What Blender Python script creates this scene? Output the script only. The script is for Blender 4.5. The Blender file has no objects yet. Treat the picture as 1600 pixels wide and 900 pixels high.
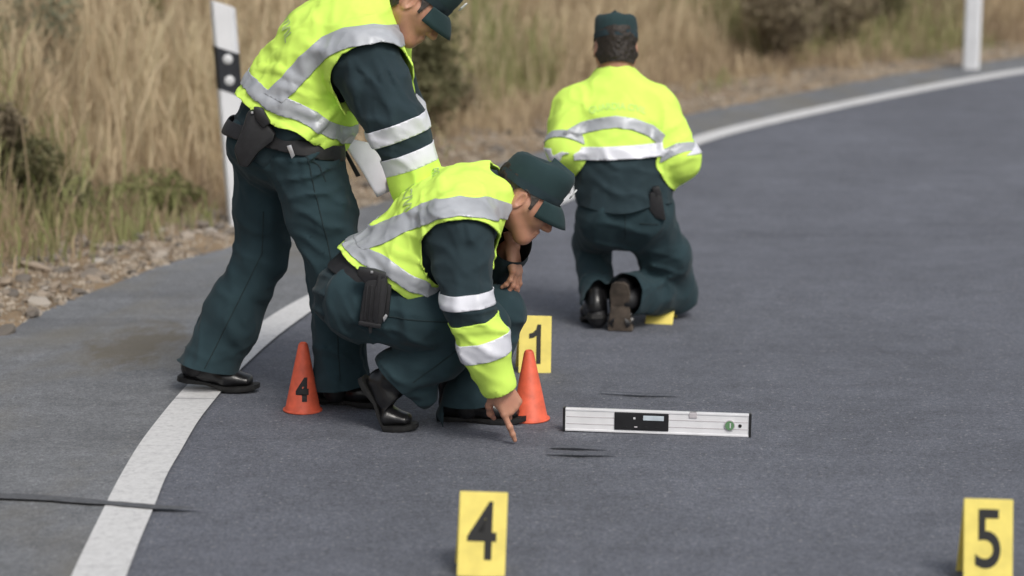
import bpy, bmesh, math, random
import numpy as np
from mathutils import Vector, Matrix
from mathutils.bvhtree import BVHTree

random.seed(7); rng = np.random.default_rng(7)
R = math.radians
scene = bpy.context.scene
COL = scene.collection

# ------------------------------------------------------------------ camera
CAM_H = 1.505; FPX = 3000.0; PITCH = math.atan(541/3000.0)
cd = bpy.data.cameras.new('camera'); cam = bpy.data.objects.new('camera', cd); COL.objects.link(cam)
cam.location = (0, 0, CAM_H); cam.rotation_euler = (R(90)-PITCH, 0, 0)
cd.sensor_width = 36; cd.lens = FPX/1600*36; cd.clip_start = .1; cd.clip_end = 2000
cd.dof.use_dof = True; cd.dof.focus_distance = 6.05; cd.dof.aperture_fstop = 1.7
scene.camera = cam

# ------------------------------------------------------------------ light
SUN_EL, SUN_ROT = R(50), R(150)      # high, veiled sun from the right and behind the camera
w = bpy.data.worlds.new('World'); scene.world = w; w.use_nodes = True
nt = w.node_tree; nt.nodes.clear()
sky = nt.nodes.new('ShaderNodeTexSky'); sky.sky_type = 'NISHITA'; sky.sun_disc = False
sky.sun_elevation = SUN_EL; sky.sun_rotation = SUN_ROT; sky.air_density = 1.2; sky.dust_density = 4.0
hs = nt.nodes.new('ShaderNodeHueSaturation'); hs.inputs['Saturation'].default_value = .42
bg = nt.nodes.new('ShaderNodeBackground'); bg.inputs['Strength'].default_value = .125
wo = nt.nodes.new('ShaderNodeOutputWorld')
nt.links.new(sky.outputs[0], hs.inputs['Color']); nt.links.new(hs.outputs[0], bg.inputs['Color']); nt.links.new(bg.outputs[0], wo.inputs[0])
sd = bpy.data.lights.new('sun', 'SUN'); sun = bpy.data.objects.new('sun', sd); COL.objects.link(sun)
sd.energy = 1.5; sd.angle = R(20); sd.color = (1, .96, .9)
sdir = Vector((math.sin(SUN_ROT)*math.cos(SUN_EL), math.cos(SUN_ROT)*math.cos(SUN_EL), math.sin(SUN_EL)))
sun.rotation_euler = sdir.to_track_quat('Z', 'Y').to_euler()
vs = scene.view_settings; vs.view_transform = 'Standard'; vs.look = 'None'; vs.exposure = 0.08; vs.gamma = 1; vs.use_curve_mapping = False
scene.cycles.use_denoising = True
scene.cycles.max_bounces = 6

# ------------------------------------------------------------------ measuring helpers
CT, ST = math.cos(PITCH), math.sin(PITCH)
def ray(u, v):
    a = (u-800)/FPX; b = (450-v)/FPX
    return np.array([a, CT+b*ST, -ST+b*CT])
def P(u, v, Y):                      # the point seen at u,v that stands Y metres away
    r = ray(u, v); return np.array([0, 0, CAM_H])+r*(Y/r[1])
def zroad(y):
    t = np.asarray(y, float)-9.9
    z = .055*.5*(t+np.sqrt(t*t+1)); return np.minimum(z, 1.1+0*z)
def G(u, v):                         # where the ray meets the road surface
    r = ray(u, v); lo, hi = 1., 120.
    for _ in range(50):
        m = (lo+hi)/2
        if CAM_H+r[2]*m/r[1] > zroad(m): lo = m
        else: hi = m
    return np.array([0, 0, CAM_H])+r*(lo/r[1])

# ------------------------------------------------------------------ materials
MATS = {}
def new_mat(name):
    m = bpy.data.materials.new(name); m.use_nodes = True; t = m.node_tree
    MATS[name] = m
    return m, t, t.nodes['Principled BSDF'], t.links
def N(t, typ, **kw):
    n = t.nodes.new(typ)
    for k, v in kw.items():
        if k.startswith('i_'): n.inputs[k[2:].replace('_', ' ')].default_value = v
        else: setattr(n, k, v)
    return n
def ramp(t, fac, stops):
    r = t.nodes.new('ShaderNodeValToRGB'); e = r.color_ramp.elements
    while len(e) < len(stops): e.new(.5)
    for i, (p, c) in enumerate(stops): e[i].position = p; e[i].color = (*c, 1) if len(c) == 3 else c
    t.links.new(fac, r.inputs[0]); return r.outputs[0]
def mix(t, fac, a, b, mode='MIX'):
    m = t.nodes.new('ShaderNodeMix'); m.data_type = 'RGBA'; m.blend_type = mode
    for s, x in ((m.inputs[0], fac), (m.inputs[6], a), (m.inputs[7], b)):
        if isinstance(x, (int, float)): s.default_value = x
        elif isinstance(x, tuple): s.default_value = (*x, 1)
        else: t.links.new(x, s)
    return m.outputs[2]
def coords(t, scale=(1, 1, 1), rot=(0, 0, 0), kind='Object'):
    c = t.nodes.new('ShaderNodeTexCoord'); m = t.nodes.new('ShaderNodeMapping')
    m.inputs['Scale'].default_value = scale; m.inputs['Rotation'].default_value = rot
    t.links.new(c.outputs[kind], m.inputs[0]); return m.outputs[0]
def noise(t, vec, scale, detail=3, rough=.5, dist=0):
    n = t.nodes.new('ShaderNodeTexNoise'); n.inputs['Scale'].default_value = scale; n.inputs['Detail'].default_value = detail
    n.inputs['Roughness'].default_value = rough; n.inputs['Distortion'].default_value = dist
    t.links.new(vec, n.inputs['Vector']); return n.outputs['Fac']
def bump(t, b, h, strength, dist=.01):
    n = t.nodes.new('ShaderNodeBump'); n.inputs['Strength'].default_value = strength; n.inputs['Distance'].default_value = dist
    t.links.new(h, n.inputs['Height']); t.links.new(n.outputs[0], b.inputs['Normal'])
def simple(name, col, rough=.6, var=.12, nscale=30, metal=0, bstr=0, bscale=200, spec=.5):
    m, t, b, L = new_mat(name); v = coords(t)
    d = tuple(c*(1-var) for c in col); e = tuple(min(1, c*(1+var)) for c in col)
    L.new(ramp(t, noise(t, v, nscale), [(.3, d), (.7, e)]), b.inputs['Base Color'])
    b.inputs['Roughness'].default_value = rough; b.inputs['Metallic'].default_value = metal
    b.inputs['Specular IOR Level'].default_value = spec
    if bstr: bump(t, b, noise(t, v, bscale, 2), bstr, .002)
    return m

def cloth(name, col, rough=.92, var=.14, sheen=.06, weave=.25, fold=.35):
    m, t, b, L = new_mat(name); v = coords(t)
    d = tuple(c*(1-var) for c in col); e = tuple(min(1, c*(1+var)) for c in col)
    base = ramp(t, noise(t, v, 9, 4), [(.3, d), (.7, e)])
    L.new(base, b.inputs['Base Color'])
    b.inputs['Roughness'].default_value = rough; b.inputs['Sheen Weight'].default_value = sheen
    b.inputs['Specular IOR Level'].default_value = .12
    wv = t.nodes.new('ShaderNodeTexNoise'); wv.noise_type = 'RIDGED_MULTIFRACTAL'; wv.inputs['Scale'].default_value = 11; wv.inputs['Detail'].default_value = 3.5; wv.inputs['Distortion'].default_value = .5
    L.new(coords(t, (1, 1, .6), (0, R(25), 0)), wv.inputs['Vector']); f1 = wv.outputs['Fac']; f2 = noise(t, v, 420, 1)
    bn = t.nodes.new('ShaderNodeBump'); bn.inputs['Strength'].default_value = fold; bn.inputs['Distance'].default_value = .03
    L.new(f1, bn.inputs['Height'])
    b2 = t.nodes.new('ShaderNodeBump'); b2.inputs['Strength'].default_value = weave; b2.inputs['Distance'].default_value = .0015
    L.new(f2, b2.inputs['Height']); L.new(bn.outputs[0], b2.inputs['Normal']); L.new(b2.outputs[0], b.inputs['Normal'])
    return m
cloth('green_cloth', (.026, .048, .057), fold=.7)
cloth('green_jacket', (.026, .043, .051), fold=.6)
cloth('cap_cloth', (.025, .047, .050), fold=.12)
cloth('hi_viz', (.66, .93, .15), .8, .05, 0, .12, .34)
m = simple('reflective', (.42, .44, .47), .42, .14, 14, .15, .2, 300)
m = simple('reflective_white', (.70, .71, .77), .4, .06, 14, .05, .2, 300)
simple('seam_thread', (.010, .022, .026), .95); simple('lettering_ink', (.46, .60, .22), .7); simple('faint_ink', (.55, .80, .20), .7)
simple('black_leather', (.012, .012, .013), .28, .3, 40, 0, .25, 120)
simple('brown_leather', (.05, .035, .028), .45, .35, 40, 0, .25, 120)
simple('rubber', (.01, .01, .01), .7, .3)
simple('scuffed_rubber', (.075, .058, .045), .85, .45, 25, 0, .3, 90)
simple('nylon', (.010, .010, .012), .6, .3, 60, 0, .3, 400)
simple('gun_black', (.016, .016, .018), .35, .2)
simple('steel', (.6, .6, .62), .3, .1, 40, .8)
simple('hair', (.022, .015, .010), .6, .5, 90, 0, .9, 260)
simple('cone_orange', (.70, .115, .055), .55, .18, 30, 0, .08, 90)
simple('marker_yellow', (.84, .70, .17), .6, .10, 18, 0, .1, 60)
simple('ink_black', (.012, .012, .012), .6)
simple('white_plastic', (.74, .75, .77), .45, .05, 6, 0, .06, 60)
simple('dark_plastic', (.012, .012, .014), .35, .2)
simple('post_black', (.018, .02, .026), .5, .2)
simple('reflector', (.62, .63, .64), .2, .08, 80)
simple('aluminium', (.80, .80, .82), .38, .05, 20, .1)
simple('groove_grey', (.50, .47, .49), .5)
simple('display_glass', (.55, .62, .68), .12)
simple('vial_green', (.13, .26, .13), .15)
simple('paper', (.74, .73, .80), .8, .04)
simple('eye_white', (.6, .58, .55), .2); simple('iris', (.02, .012, .008), .15)
simple('badge_metal', (.75, .76, .74), .3, .1, 30, .3)
m, t, b, L = new_mat('skin'); v = coords(t)
sk = mix(t, noise(t, v, 26, 4, .7), (.36, .165, .10), (.58, .32, .215)); L.new(mix(t, ramp(t, noise(t, v, 9, 2), [(.45, (0, 0, 0)), (.7, (.5, .5, .5))]), sk, (.50, .20, .14)), b.inputs['Base Color'])
b.inputs['Roughness'].default_value = .5; b.inputs['Subsurface Weight'].default_value = .12; b.inputs['Subsurface Radius'].default_value = (.01, .004, .002)
bump(t, b, noise(t, v, 220, 2), .15, .001)

# asphalt: fine aggregate, worn lanes, streaks laid across the road
def asphalt(name, base, dark, light, dirt=None, streak=.28):
    m, t, b, L = new_mat(name); v = coords(t)
    g = noise(t, v, 210, 3, .7); big = noise(t, v, 1.1, 4, .6); st_ = noise(t, coords(t, (.55, 5.5, 1), (0, 0, R(3))), 1.0, 4, .6, .4)
    c = ramp(t, g, [(.30, dark), (.5, base), (.72, light)])
    c = mix(t, .55, c, ramp(t, big, [(.3, (.38, .38, .38)), (.7, (.61, .61, .61))]), 'OVERLAY')
    c = mix(t, .5, c, ramp(t, noise(t, v, 62, 3, .7), [(.36, (.30, .30, .30)), (.5, (.5, .5, .5)), (.66, (.68, .68, .68))]), 'OVERLAY')
    c = mix(t, .45, c, ramp(t, noise(t, v, 7, 4, .65), [(.32, (.36, .36, .36)), (.68, (.62, .62, .62))]), 'OVERLAY')
    c = mix(t, streak, c, ramp(t, st_, [(.32, (.33, .33, .34)), (.46, (.5, .5, .5)), (.7, (.56, .56, .56))]), 'OVERLAY')
    spk = noise(t, v, 70, 1, .5)
    c = mix(t, ramp(t, spk, [(.66, (0, 0, 0)), (.76, (.6, .6, .6))]), c, (.30, .30, .31))
    if dirt:
        dn = noise(t, coords(t, (1.0, .55, 1)), 1.6, 5, .6, .3)
        c = mix(t, ramp(t, dn, [(.50, (0, 0, 0)), (.68, (.55, .55, .55))]), c, dirt)
    if dirt:                             # a muddy stain where water has dried
        tc = t.nodes.new('ShaderNodeTexCoord'); mp = t.nodes.new('ShaderNodeMapping'); st0 = G(215, 540)
        sx_, sy_ = 1/.46, 1/1.0; mp.inputs['Location'].default_value = (-st0[0]*sx_, -st0[1]*sy_, 0); mp.inputs['Scale'].default_value = (sx_, sy_, 0)
        L.new(tc.outputs['Object'], mp.inputs[0]); ln_ = N(t, 'ShaderNodeVectorMath', operation='LENGTH'); L.new(mp.outputs[0], ln_.inputs[0])
        ad = N(t, 'ShaderNodeMath', operation='MULTIPLY_ADD'); L.new(noise(t, coords(t, (1, .5, 1)), 7, 5, .7), ad.inputs[0]); ad.inputs[1].default_value = 1.1; L.new(ln_.outputs['Value'], ad.inputs[2])
        c = mix(t, ramp(t, ad.outputs[0], [(.75, (.75, .75, .75)), (1.35 if False else 1.0, (0, 0, 0))]), c, (.115, .098, .068))
    L.new(c, b.inputs['Base Color'])
    b.inputs['Roughness'].default_value = .82
    bump(t, b, g, .55, .004)
    return m
asphalt('asphalt', (.110, .118, .141), (.055, .058, .075), (.19, .197, .228))
asphalt('shoulder_asphalt', (.152, .159, .170), (.085, .09, .098), (.24, .248, .258), (.165, .15, .115), .45)
m, t, b, L = new_mat('road_paint'); v = coords(t)
wear = noise(t, v, 55, 4, .7); st_ = noise(t, coords(t, (1.2, 14, 1), (0, 0, R(4))), 1.3, 4, .65)
c = ramp(t, wear, [(.27, (.42, .42, .43)), (.42, (.54, .54, .54)), (.55, (.60, .60, .60)), (.8, (.65, .65, .65))])
c = mix(t, ramp(t, st_, [(.30, (.75, .75, .75)), (.40, (0, 0, 0))]), c, (.26, .26, .27))
L.new(c, b.inputs['Base Color']); b.inputs['Roughness'].default_value = .75; bump(t, b, wear, .4, .003)
simple('tar', (.092, .096, .105), .8, .25, 60, 0, .3, 200); simple('tyre_mark', (.088, .094, .113), .85, .25, 60, 0, .3, 200)
m, t, b, L = new_mat('soil'); v = coords(t)
c = ramp(t, noise(t, v, 3, 5, .65), [(.3, (.12, .085, .055)), (.55, (.25, .18, .11)), (.75, (.36, .27, .17))])
L.new(c, b.inputs['Base Color']); b.inputs['Roughness'].default_value = .95; bump(t, b, noise(t, v, 40, 4), .8, .03)
m, t, b, L = new_mat('stone'); v = coords(t, kind='Object'); oi = t.nodes.new('ShaderNodeObjectInfo')
c = ramp(t, oi.outputs['Random'], [(0, (.13, .115, .10)), (.5, (.22, .185, .15)), (.85, (.30, .24, .18)), (1, (.40, .37, .33))])
L.new(mix(t, .5, c, ramp(t, noise(t, v, 30, 4), [(.3, (.3, .3, .3)), (.7, (.65, .65, .65))]), 'OVERLAY'), b.inputs['Base Color']); b.inputs['Roughness'].default_value = .9
m, t, b, L = new_mat('small_gravel'); v = coords(t)
c = ramp(t, noise(t, v, 14, 2), [(.3, (.16, .135, .11)), (.5, (.30, .25, .19)), (.7, (.46, .40, .33))])
L.new(c, b.inputs['Base Color']); b.inputs['Roughness'].default_value = .9
def veg(name, stops, trans=.25):
    m, t, b, L = new_mat(name); a = t.nodes.new('ShaderNodeAttribute'); a.attribute_name = 'tint'
    c = ramp(t, a.outputs['Fac'], stops); L.new(c, b.inputs['Base Color']); b.inputs['Roughness'].default_value = .8
    b.inputs['Specular IOR Level'].default_value = .2
    tr = t.nodes.new('ShaderNodeBsdfTranslucent'); L.new(c, tr.inputs[0]); ms = t.nodes.new('ShaderNodeMixShader'); ms.inputs[0].default_value = trans
    L.new(b.outputs[0], ms.inputs[1]); L.new(tr.outputs[0], ms.inputs[2]); L.new(ms.outputs[0], t.nodes['Material Output'].inputs[0])
veg('dry_grass', [(0, (.22, .155, .105)), (.22, (.36, .275, .185)), (.5, (.53, .42, .275)), (.78, (.66, .55, .375)), (.86, (.34, .33, .16)), (1, (.25, .28, .11))])
veg('leaf_dark', [(0, (.10, .10, .055)), (.5, (.18, .175, .09)), (1, (.30, .27, .16))], .4)
veg('leaf_green', [(0, (.16, .17, .07)), (.5, (.27, .28, .12)), (1, (.42, .40, .21))], .4)
veg('leaf_brown', [(0, (.15, .12, .085)), (.5, (.27, .225, .15)), (1, (.42, .35, .24))], .4)
veg('leaf_grey', [(0, (.12, .13, .08)), (.5, (.23, .24, .16)), (1, (.36, .36, .27))])
simple('bark', (.14, .10, .07), .9, .3)

# ------------------------------------------------------------------ object helpers
def link(o, parent=None):
    COL.objects.link(o)
    if parent is not None: o.parent = parent
    return o
def tag(o, label=None, cat=None, group=None, kind=None):
    if label: o['label'] = label
    if cat: o['category'] = cat
    if group: o['group'] = group
    if kind: o['kind'] = kind
    return o
ROOTLOC = {}
def thing(name, loc, label, cat, group=None):
    o = bpy.data.objects.new(name, None); o.empty_display_size = .1; o.location = Vector(loc); link(o)
    tag(o, label, cat, group); ROOTLOC[o] = np.array(loc, float); return o
def build(name, V, F, mat, parent=None, smooth=True, flip=False, local=False):
    V = np.asarray(V, float)
    if parent is not None and not local:
        r = parent
        while r.parent is not None: r = r.parent
        V = V-ROOTLOC.get(r, np.zeros(3))
    me = bpy.data.meshes.new(name)
    F = F.tolist() if isinstance(F, np.ndarray) else F
    if flip: F = [f[::-1] for f in F]
    me.from_pydata(V.tolist(), [], F)
    me.materials.append(MATS[mat])
    if smooth: me.polygons.foreach_set('use_smooth', [True]*len(me.polygons))
    me.update()
    o = bpy.data.objects.new(name, me); link(o, parent); return o
def build_bm(name, bm, mat, parent=None, smooth=False, M=None):
    if M is not None: bm.transform(M)
    bmesh.ops.recalc_face_normals(bm, faces=bm.faces)
    bm.verts.index_update()
    V = [v.co[:] for v in bm.verts]; F = [[v.index for v in f.verts] for f in bm.faces]; bm.free()
    return build(name, V, F, mat, parent, smooth)
def auto_smooth(o, ang=35):
    me = o.data; bm = bmesh.new(); bm.from_mesh(me)
    for f in bm.faces: f.smooth = True
    for e in bm.edges: e.smooth = len(e.link_faces) == 2 and e.calc_face_angle(0) < R(ang)
    bm.to_mesh(me); bm.free(); return o
def bm_box(sx, sy, sz, bev=.003, seg=2):
    bm = bmesh.new(); bmesh.ops.create_cube(bm, size=1); bmesh.ops.scale(bm, vec=(sx, sy, sz), verts=bm.verts)
    if bev: bmesh.ops.bevel(bm, geom=bm.edges[:], offset=bev, segments=seg, affect='EDGES', profile=.6)
    return bm
def bm_prism(pts, th, bev=.003, seg=2):           # outline in local XZ, thickness along Y
    bm = bmesh.new(); vs_ = [bm.verts.new((x, -th/2, z)) for x, z in pts]; f = bm.faces.new(vs_)
    r = bmesh.ops.extrude_face_region(bm, geom=[f]); bmesh.ops.translate(bm, vec=(0, th, 0), verts=[g for g in r['geom'] if isinstance(g, bmesh.types.BMVert)])
    bmesh.ops.recalc_face_normals(bm, faces=bm.faces)
    if bev: bmesh.ops.bevel(bm, geom=bm.edges[:], offset=bev, segments=seg, affect='EDGES', profile=.6)
    return bm
def lathe(profile, n=40):
    V = []; F = []
    for r, z in profile:
        for i in range(n): a = 2*math.pi*i/n; V.append((r*math.cos(a), r*math.sin(a), z))
    for j in range(len(profile)-1):
        for i in range(n): F.append((j*n+i, j*n+(i+1) % n, (j+1)*n+(i+1) % n, (j+1)*n+i))
    return np.array(V), F
def text_mesh(s, size=1, offset=0.0, extrude=0.0, spacing=1.0, cuts=0):
    cu = bpy.data.curves.new('txt', 'FONT'); cu.body = s; cu.size = size; cu.offset = offset; cu.extrude = extrude
    cu.align_x = 'CENTER'; cu.align_y = 'CENTER'; cu.space_character = spacing; cu.resolution_u = 5
    o = bpy.data.objects.new('txt', cu); COL.objects.link(o); bpy.context.view_layer.update()
    dg = bpy.context.evaluated_depsgraph_get(); me = bpy.data.meshes.new_from_object(o.evaluated_get(dg))
    bm = bmesh.new(); bm.from_mesh(me)
    bpy.data.objects.remove(o); bpy.data.curves.remove(cu); bpy.data.meshes.remove(me)
    if cuts:
        bmesh.ops.triangulate(bm, faces=bm.faces)
        for _ in range(cuts):
            es = [e for e in bm.edges if e.calc_length() > size*.16]
            if es: bmesh.ops.subdivide_edges(bm, edges=es, cuts=1); bmesh.ops.triangulate(bm, faces=bm.faces)
    return bm
def frame(fwd, up):                 # columns: x forward, y left, z up
    f = np.array(fwd, float); f /= np.linalg.norm(f); u = np.array(up, float); u -= f*(u@f); u /= np.linalg.norm(u)
    return np.column_stack([f, np.cross(u, f), u])
nrm = lambda a: np.asarray(a, float)/np.linalg.norm(a)

# ------------------------------------------------------------------ implicit surfaces (bodies, clothes, shoes)
_NT = rng.random((32, 32, 32)).astype(np.float32)
def vnoise(p):                      # value noise in -1..1
    p = np.asarray(p, np.float32); i = np.floor(p).astype(int); f = p-i; f = f*f*(3-2*f); i &= 31; j = (i+1) & 31
    X0, Y0, Z0 = i.T; X1, Y1, Z1 = j.T; a, b_, c_ = f.T; T = _NT
    l = lambda x, y, s: x+(y-x)*s
    return 2*l(l(l(T[X0, Y0, Z0], T[X1, Y0, Z0], a), l(T[X0, Y1, Z0], T[X1, Y1, Z0], a), b_),
               l(l(T[X0, Y0, Z1], T[X1, Y0, Z1], a), l(T[X0, Y1, Z1], T[X1, Y1, Z1], a), b_), c_)-1
class Field:
    def __init__(s, lo, hi, h):
        s.lo = np.array(lo, float); s.h = h; s.n = np.ceil((np.array(hi)-s.lo)/h).astype(int)+1
        s.F = np.full(s.n, 1.0, np.float32)
    def blk(s, lo, hi):
        i0 = np.clip(np.floor((lo-s.lo)/s.h).astype(int), 0, s.n-1); i1 = np.clip(np.ceil((hi-s.lo)/s.h).astype(int)+1, 1, s.n)
        ax = [np.arange(i0[k], i1[k])*s.h+s.lo[k] for k in range(3)]
        return tuple(slice(i0[k], i1[k]) for k in range(3)), ax
    def cap(s, a, b, ra, rb, U=(0, 1, 0), k=.03, sub=False, pad=.07):
        a = np.array(a, float); b = np.array(b, float)
        ra = (ra, ra) if np.isscalar(ra) else ra; rb = (rb, rb) if np.isscalar(rb) else rb
        m = max(max(ra), max(rb))+pad
        sl, ax = s.blk(np.minimum(a, b)-m, np.maximum(a, b)+m)
        if min(len(q) for q in ax) == 0: return
        p = [ax[0][:, None, None].astype(np.float32), ax[1][None, :, None].astype(np.float32), ax[2][None, None, :].astype(np.float32)]
        ab = b-a; L2 = max(ab@ab, 1e-9); W = ab/math.sqrt(L2) if L2 > 1e-8 else np.array([0, 0, 1.])
        U = np.array(U, float); U = U-W*(U@W)
        U = nrm(U) if np.linalg.norm(U) > 1e-4 else nrm(np.cross(W, [.3, .5, .8])); V = np.cross(W, U)
        d = [p[i]-a[i] for i in range(3)]
        tt = sum(d[i]*ab[i] for i in range(3))/L2; t_ = np.clip(tt, 0, 1)
        du = sum(d[i]*U[i] for i in range(3)); dv = sum(d[i]*V[i] for i in range(3)); dw = (tt-t_)*math.sqrt(L2)
        ru = ra[0]+(rb[0]-ra[0])*t_; rv = ra[1]+(rb[1]-ra[1])*t_; rw = np.minimum(ru, rv)
        k0 = np.sqrt((du/ru)**2+(dv/rv)**2+(dw/rw)**2); k1 = np.sqrt((du/ru**2)**2+(dv/rv**2)**2+(dw/rw**2)**2)+1e-6
        D = np.where(k0 < .35, (k0-1)*np.minimum(ru, rv), k0*(k0-1)/k1).astype(np.float32)
        F = s.F[sl]
        if sub: h = np.maximum(k-np.abs(F+D), 0)/k; s.F[sl] = np.maximum(F, -D)+h*h*k/4
        else: h = np.maximum(k-np.abs(F-D), 0)/k; s.F[sl] = np.minimum(F, D)-h*h*k/4
    def ell(s, c, r, M=None, k=.02, sub=False):
        M = np.eye(3) if M is None else M; c = np.array(c, float); r = np.array(r, float); m = max(r)+.05
        sl, ax = s.blk(c-m, c+m); p = [ax[0][:, None, None]-c[0], ax[1][None, :, None]-c[1], ax[2][None, None, :]-c[2]]
        q = [sum(p[i]*M[i, j] for i in range(3)) for j in range(3)]
        k0 = np.sqrt(sum((q[j]/r[j])**2 for j in range(3))); k1 = np.sqrt(sum((q[j]/r[j]**2)**2 for j in range(3)))+1e-6
        D = np.where(k0 < .3, (k0-1)*min(r), k0*(k0-1)/k1).astype(np.float32); F = s.F[sl]
        if sub: h = np.maximum(k-np.abs(F+D), 0)/k; s.F[sl] = np.maximum(F, -D)+h*h*k/4
        else: h = np.maximum(k-np.abs(F-D), 0)/k; s.F[sl] = np.minimum(F, D)-h*h*k/4
    def chain(s, pts, rad, U=(0, 1, 0), k=.03):
        for i in range(len(pts)-1): s.cap(pts[i], pts[i+1], rad[i], rad[i+1], U, k)
    def band(s, w=.05):
        I = np.argwhere(np.abs(s.F) < w); return I, I*s.h+s.lo
    def folds(s, amp, scale=(9, 9, 9), regions=()):
        """cloth folds: soft noise everywhere, sharper creases in regions (centre, radius, direction, waves per metre, amp)"""
        I, p = s.band(.06)
        d = amp*(vnoise(p*np.array(scale)+3.1)+.5*vnoise(p*np.array(scale)*2.1+11.7))
        rg = (1-np.abs(vnoise(p*np.array(scale)*np.array([1.1, 1.1, .75])+vnoise(p*4.)[:, None]*.6+21.3)))**5; rg2 = (1-np.abs(vnoise(p*np.array(scale)*1.9+41.9)))**5
        d -= amp*(2.2*rg+1.2*rg2)
        for c, rad, dr, fr, am in regions:
            am = am*2.5; rad = rad*1.15
            q = p-np.array(c); wgt = np.exp(-(q*q).sum(1)/rad**2)
            ph = (q@nrm(dr))*fr*2*math.pi+2.6*vnoise(p*7.3+np.array(c)*5)+1.3*vnoise(p*15)
            sn = np.sin(ph*.5); d -= am*wgt*(1.5*np.exp(-(sn/.38)**2)-.5)*(.45+.55*vnoise(p*5.1+np.array(c)*9))
        d = .019*np.tanh(d/.019); s.F[I[:, 0], I[:, 1], I[:, 2]] += d.astype(np.float32)
    def mesh(s, iso=0., smooth=1):
        F = s.F-np.float32(iso); S = F < 0; n = s.n-1
        c = np.zeros(n, np.int8); offs = [(i, j, k) for i in (0, 1) for j in (0, 1) for k in (0, 1)]
        for o in offs: c += S[o[0]:o[0]+n[0], o[1]:o[1]+n[1], o[2]:o[2]+n[2]]
        mk = (c > 0) & (c < 8); C = np.argwhere(mk); vid = np.full(n, -1, int); vid[mk] = np.arange(len(C))
        acc = np.zeros((len(C), 3)); cnt = np.zeros(len(C))
        for o in offs:
            for ax in range(3):
                if o[ax]: continue
                q = list(o); q[ax] = 1
                f0 = F[C[:, 0]+o[0], C[:, 1]+o[1], C[:, 2]+o[2]]; f1 = F[C[:, 0]+q[0], C[:, 1]+q[1], C[:, 2]+q[2]]
                x = (f0 < 0) != (f1 < 0); tt = np.where(x, f0/np.where(x, f0-f1, 1), 0)
                pt = np.tile(np.array(o, float), (len(C), 1)); pt[:, ax] += tt; acc[x] += pt[x]; cnt += x
        V = (C+acc/cnt[:, None])*s.h+s.lo; Q = []
        for ax in range(3):
            a1, a2 = (ax+1) % 3, (ax+2) % 3
            sl0 = [slice(None)]*3; sl1 = [slice(None)]*3; sl0[ax] = slice(0, -1); sl1[ax] = slice(1, None)
            A = S[tuple(sl0)]; B = S[tuple(sl1)]; E = np.argwhere(A != B)
            E = E[(E[:, a1] > 0) & (E[:, a2] > 0) & (E[:, a1] < s.n[a1]-1) & (E[:, a2] < s.n[a2]-1)]
            if not len(E): continue
            ins = A[E[:, 0], E[:, 1], E[:, 2]]
            def cell(d1, d2):
                T = E.copy(); T[:, a1] += d1; T[:, a2] += d2; return vid[T[:, 0], T[:, 1], T[:, 2]]
            q = np.stack([cell(-1, -1), cell(0, -1), cell(0, 0), cell(-1, 0)], 1)
            q[~ins] = q[~ins][:, ::-1]; Q.append(q)
        Q = np.concatenate(Q)
        for _ in range(smooth):
            E = np.concatenate([Q[:, [0, 1]], Q[:, [1, 2]], Q[:, [2, 3]], Q[:, [3, 0]]]); sm = np.zeros_like(V); ct = np.zeros(len(V))
            for k in range(3): sm[:, k] = np.bincount(E[:, 0], V[E[:, 1], k], len(V))+np.bincount(E[:, 1], V[E[:, 0], k], len(V))
            ct = np.bincount(E[:, 0], minlength=len(V))+np.bincount(E[:, 1], minlength=len(V)); V = V*.5+.5*sm/np.maximum(ct, 1)[:, None]
        return V, np.concatenate([Q[:, [0, 1, 2]], Q[:, [0, 2, 3]]])
def clip(V, T, val):                # keep where val > 0, cutting triangles along the border
    if callable(val): val = val(V)
    ins = val > 0; k = ins[T].sum(1); keep = T[k == 3].tolist(); V = V.tolist(); cache = {}
    def cut(i, j):
        key = (i, j) if i < j else (j, i)
        if key not in cache:
            t_ = val[i]/(val[i]-val[j]); V.append([V[i][q]+(V[j][q]-V[i][q])*t_ for q in range(len(V[i]))]); cache[key] = len(V)-1
        return cache[key]
    for tri in T[(k > 0) & (k < 3)].tolist():
        out = []
        for a in range(3):
            i, j = tri[a], tri[(a+1) % 3]
            if ins[i]: out.append(i)
            if ins[i] != ins[j]: out.append(cut(i, j))
        for q in range(1, len(out)-1): keep.append([out[0], out[q], out[q+1]])
    V = np.array(V); T = np.array(keep, int).reshape(-1, 3)
    used, inv = np.unique(T, return_inverse=True)
    return V[used], inv.reshape(-1, 3)
def seg_dist(p, a, b):
    a = np.array(a); ab = np.array(b)-a; t_ = np.clip(((p-a)@ab)/(ab@ab), 0, 1); return np.linalg.norm(p-a-t_[:, None]*ab, axis=1)
def limb(p, a, b, c): return np.minimum(seg_dist(p, a, b), seg_dist(p, b, nrm(np.array(c)-b)*.1+c))
def poly_dist2(p, pts):             # distance to a polyline in the XZ plane
    q = p[:, [0, 2]]; d = np.full(len(p), 9.)
    for i in range(len(pts)-1):
        a = np.array(pts[i])[[0, 2]]; ab = np.array(pts[i+1])[[0, 2]]-a; t_ = np.clip(((q-a)@ab)/(ab@ab), 0, 1)
        d = np.minimum(d, np.linalg.norm(q-a-t_[:, None]*ab, axis=1))
    return d
def thicken(o, th):
    md = o.modifiers.new('thickness', 'SOLIDIFY'); md.thickness = th; md.offset = -1; return o

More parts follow.
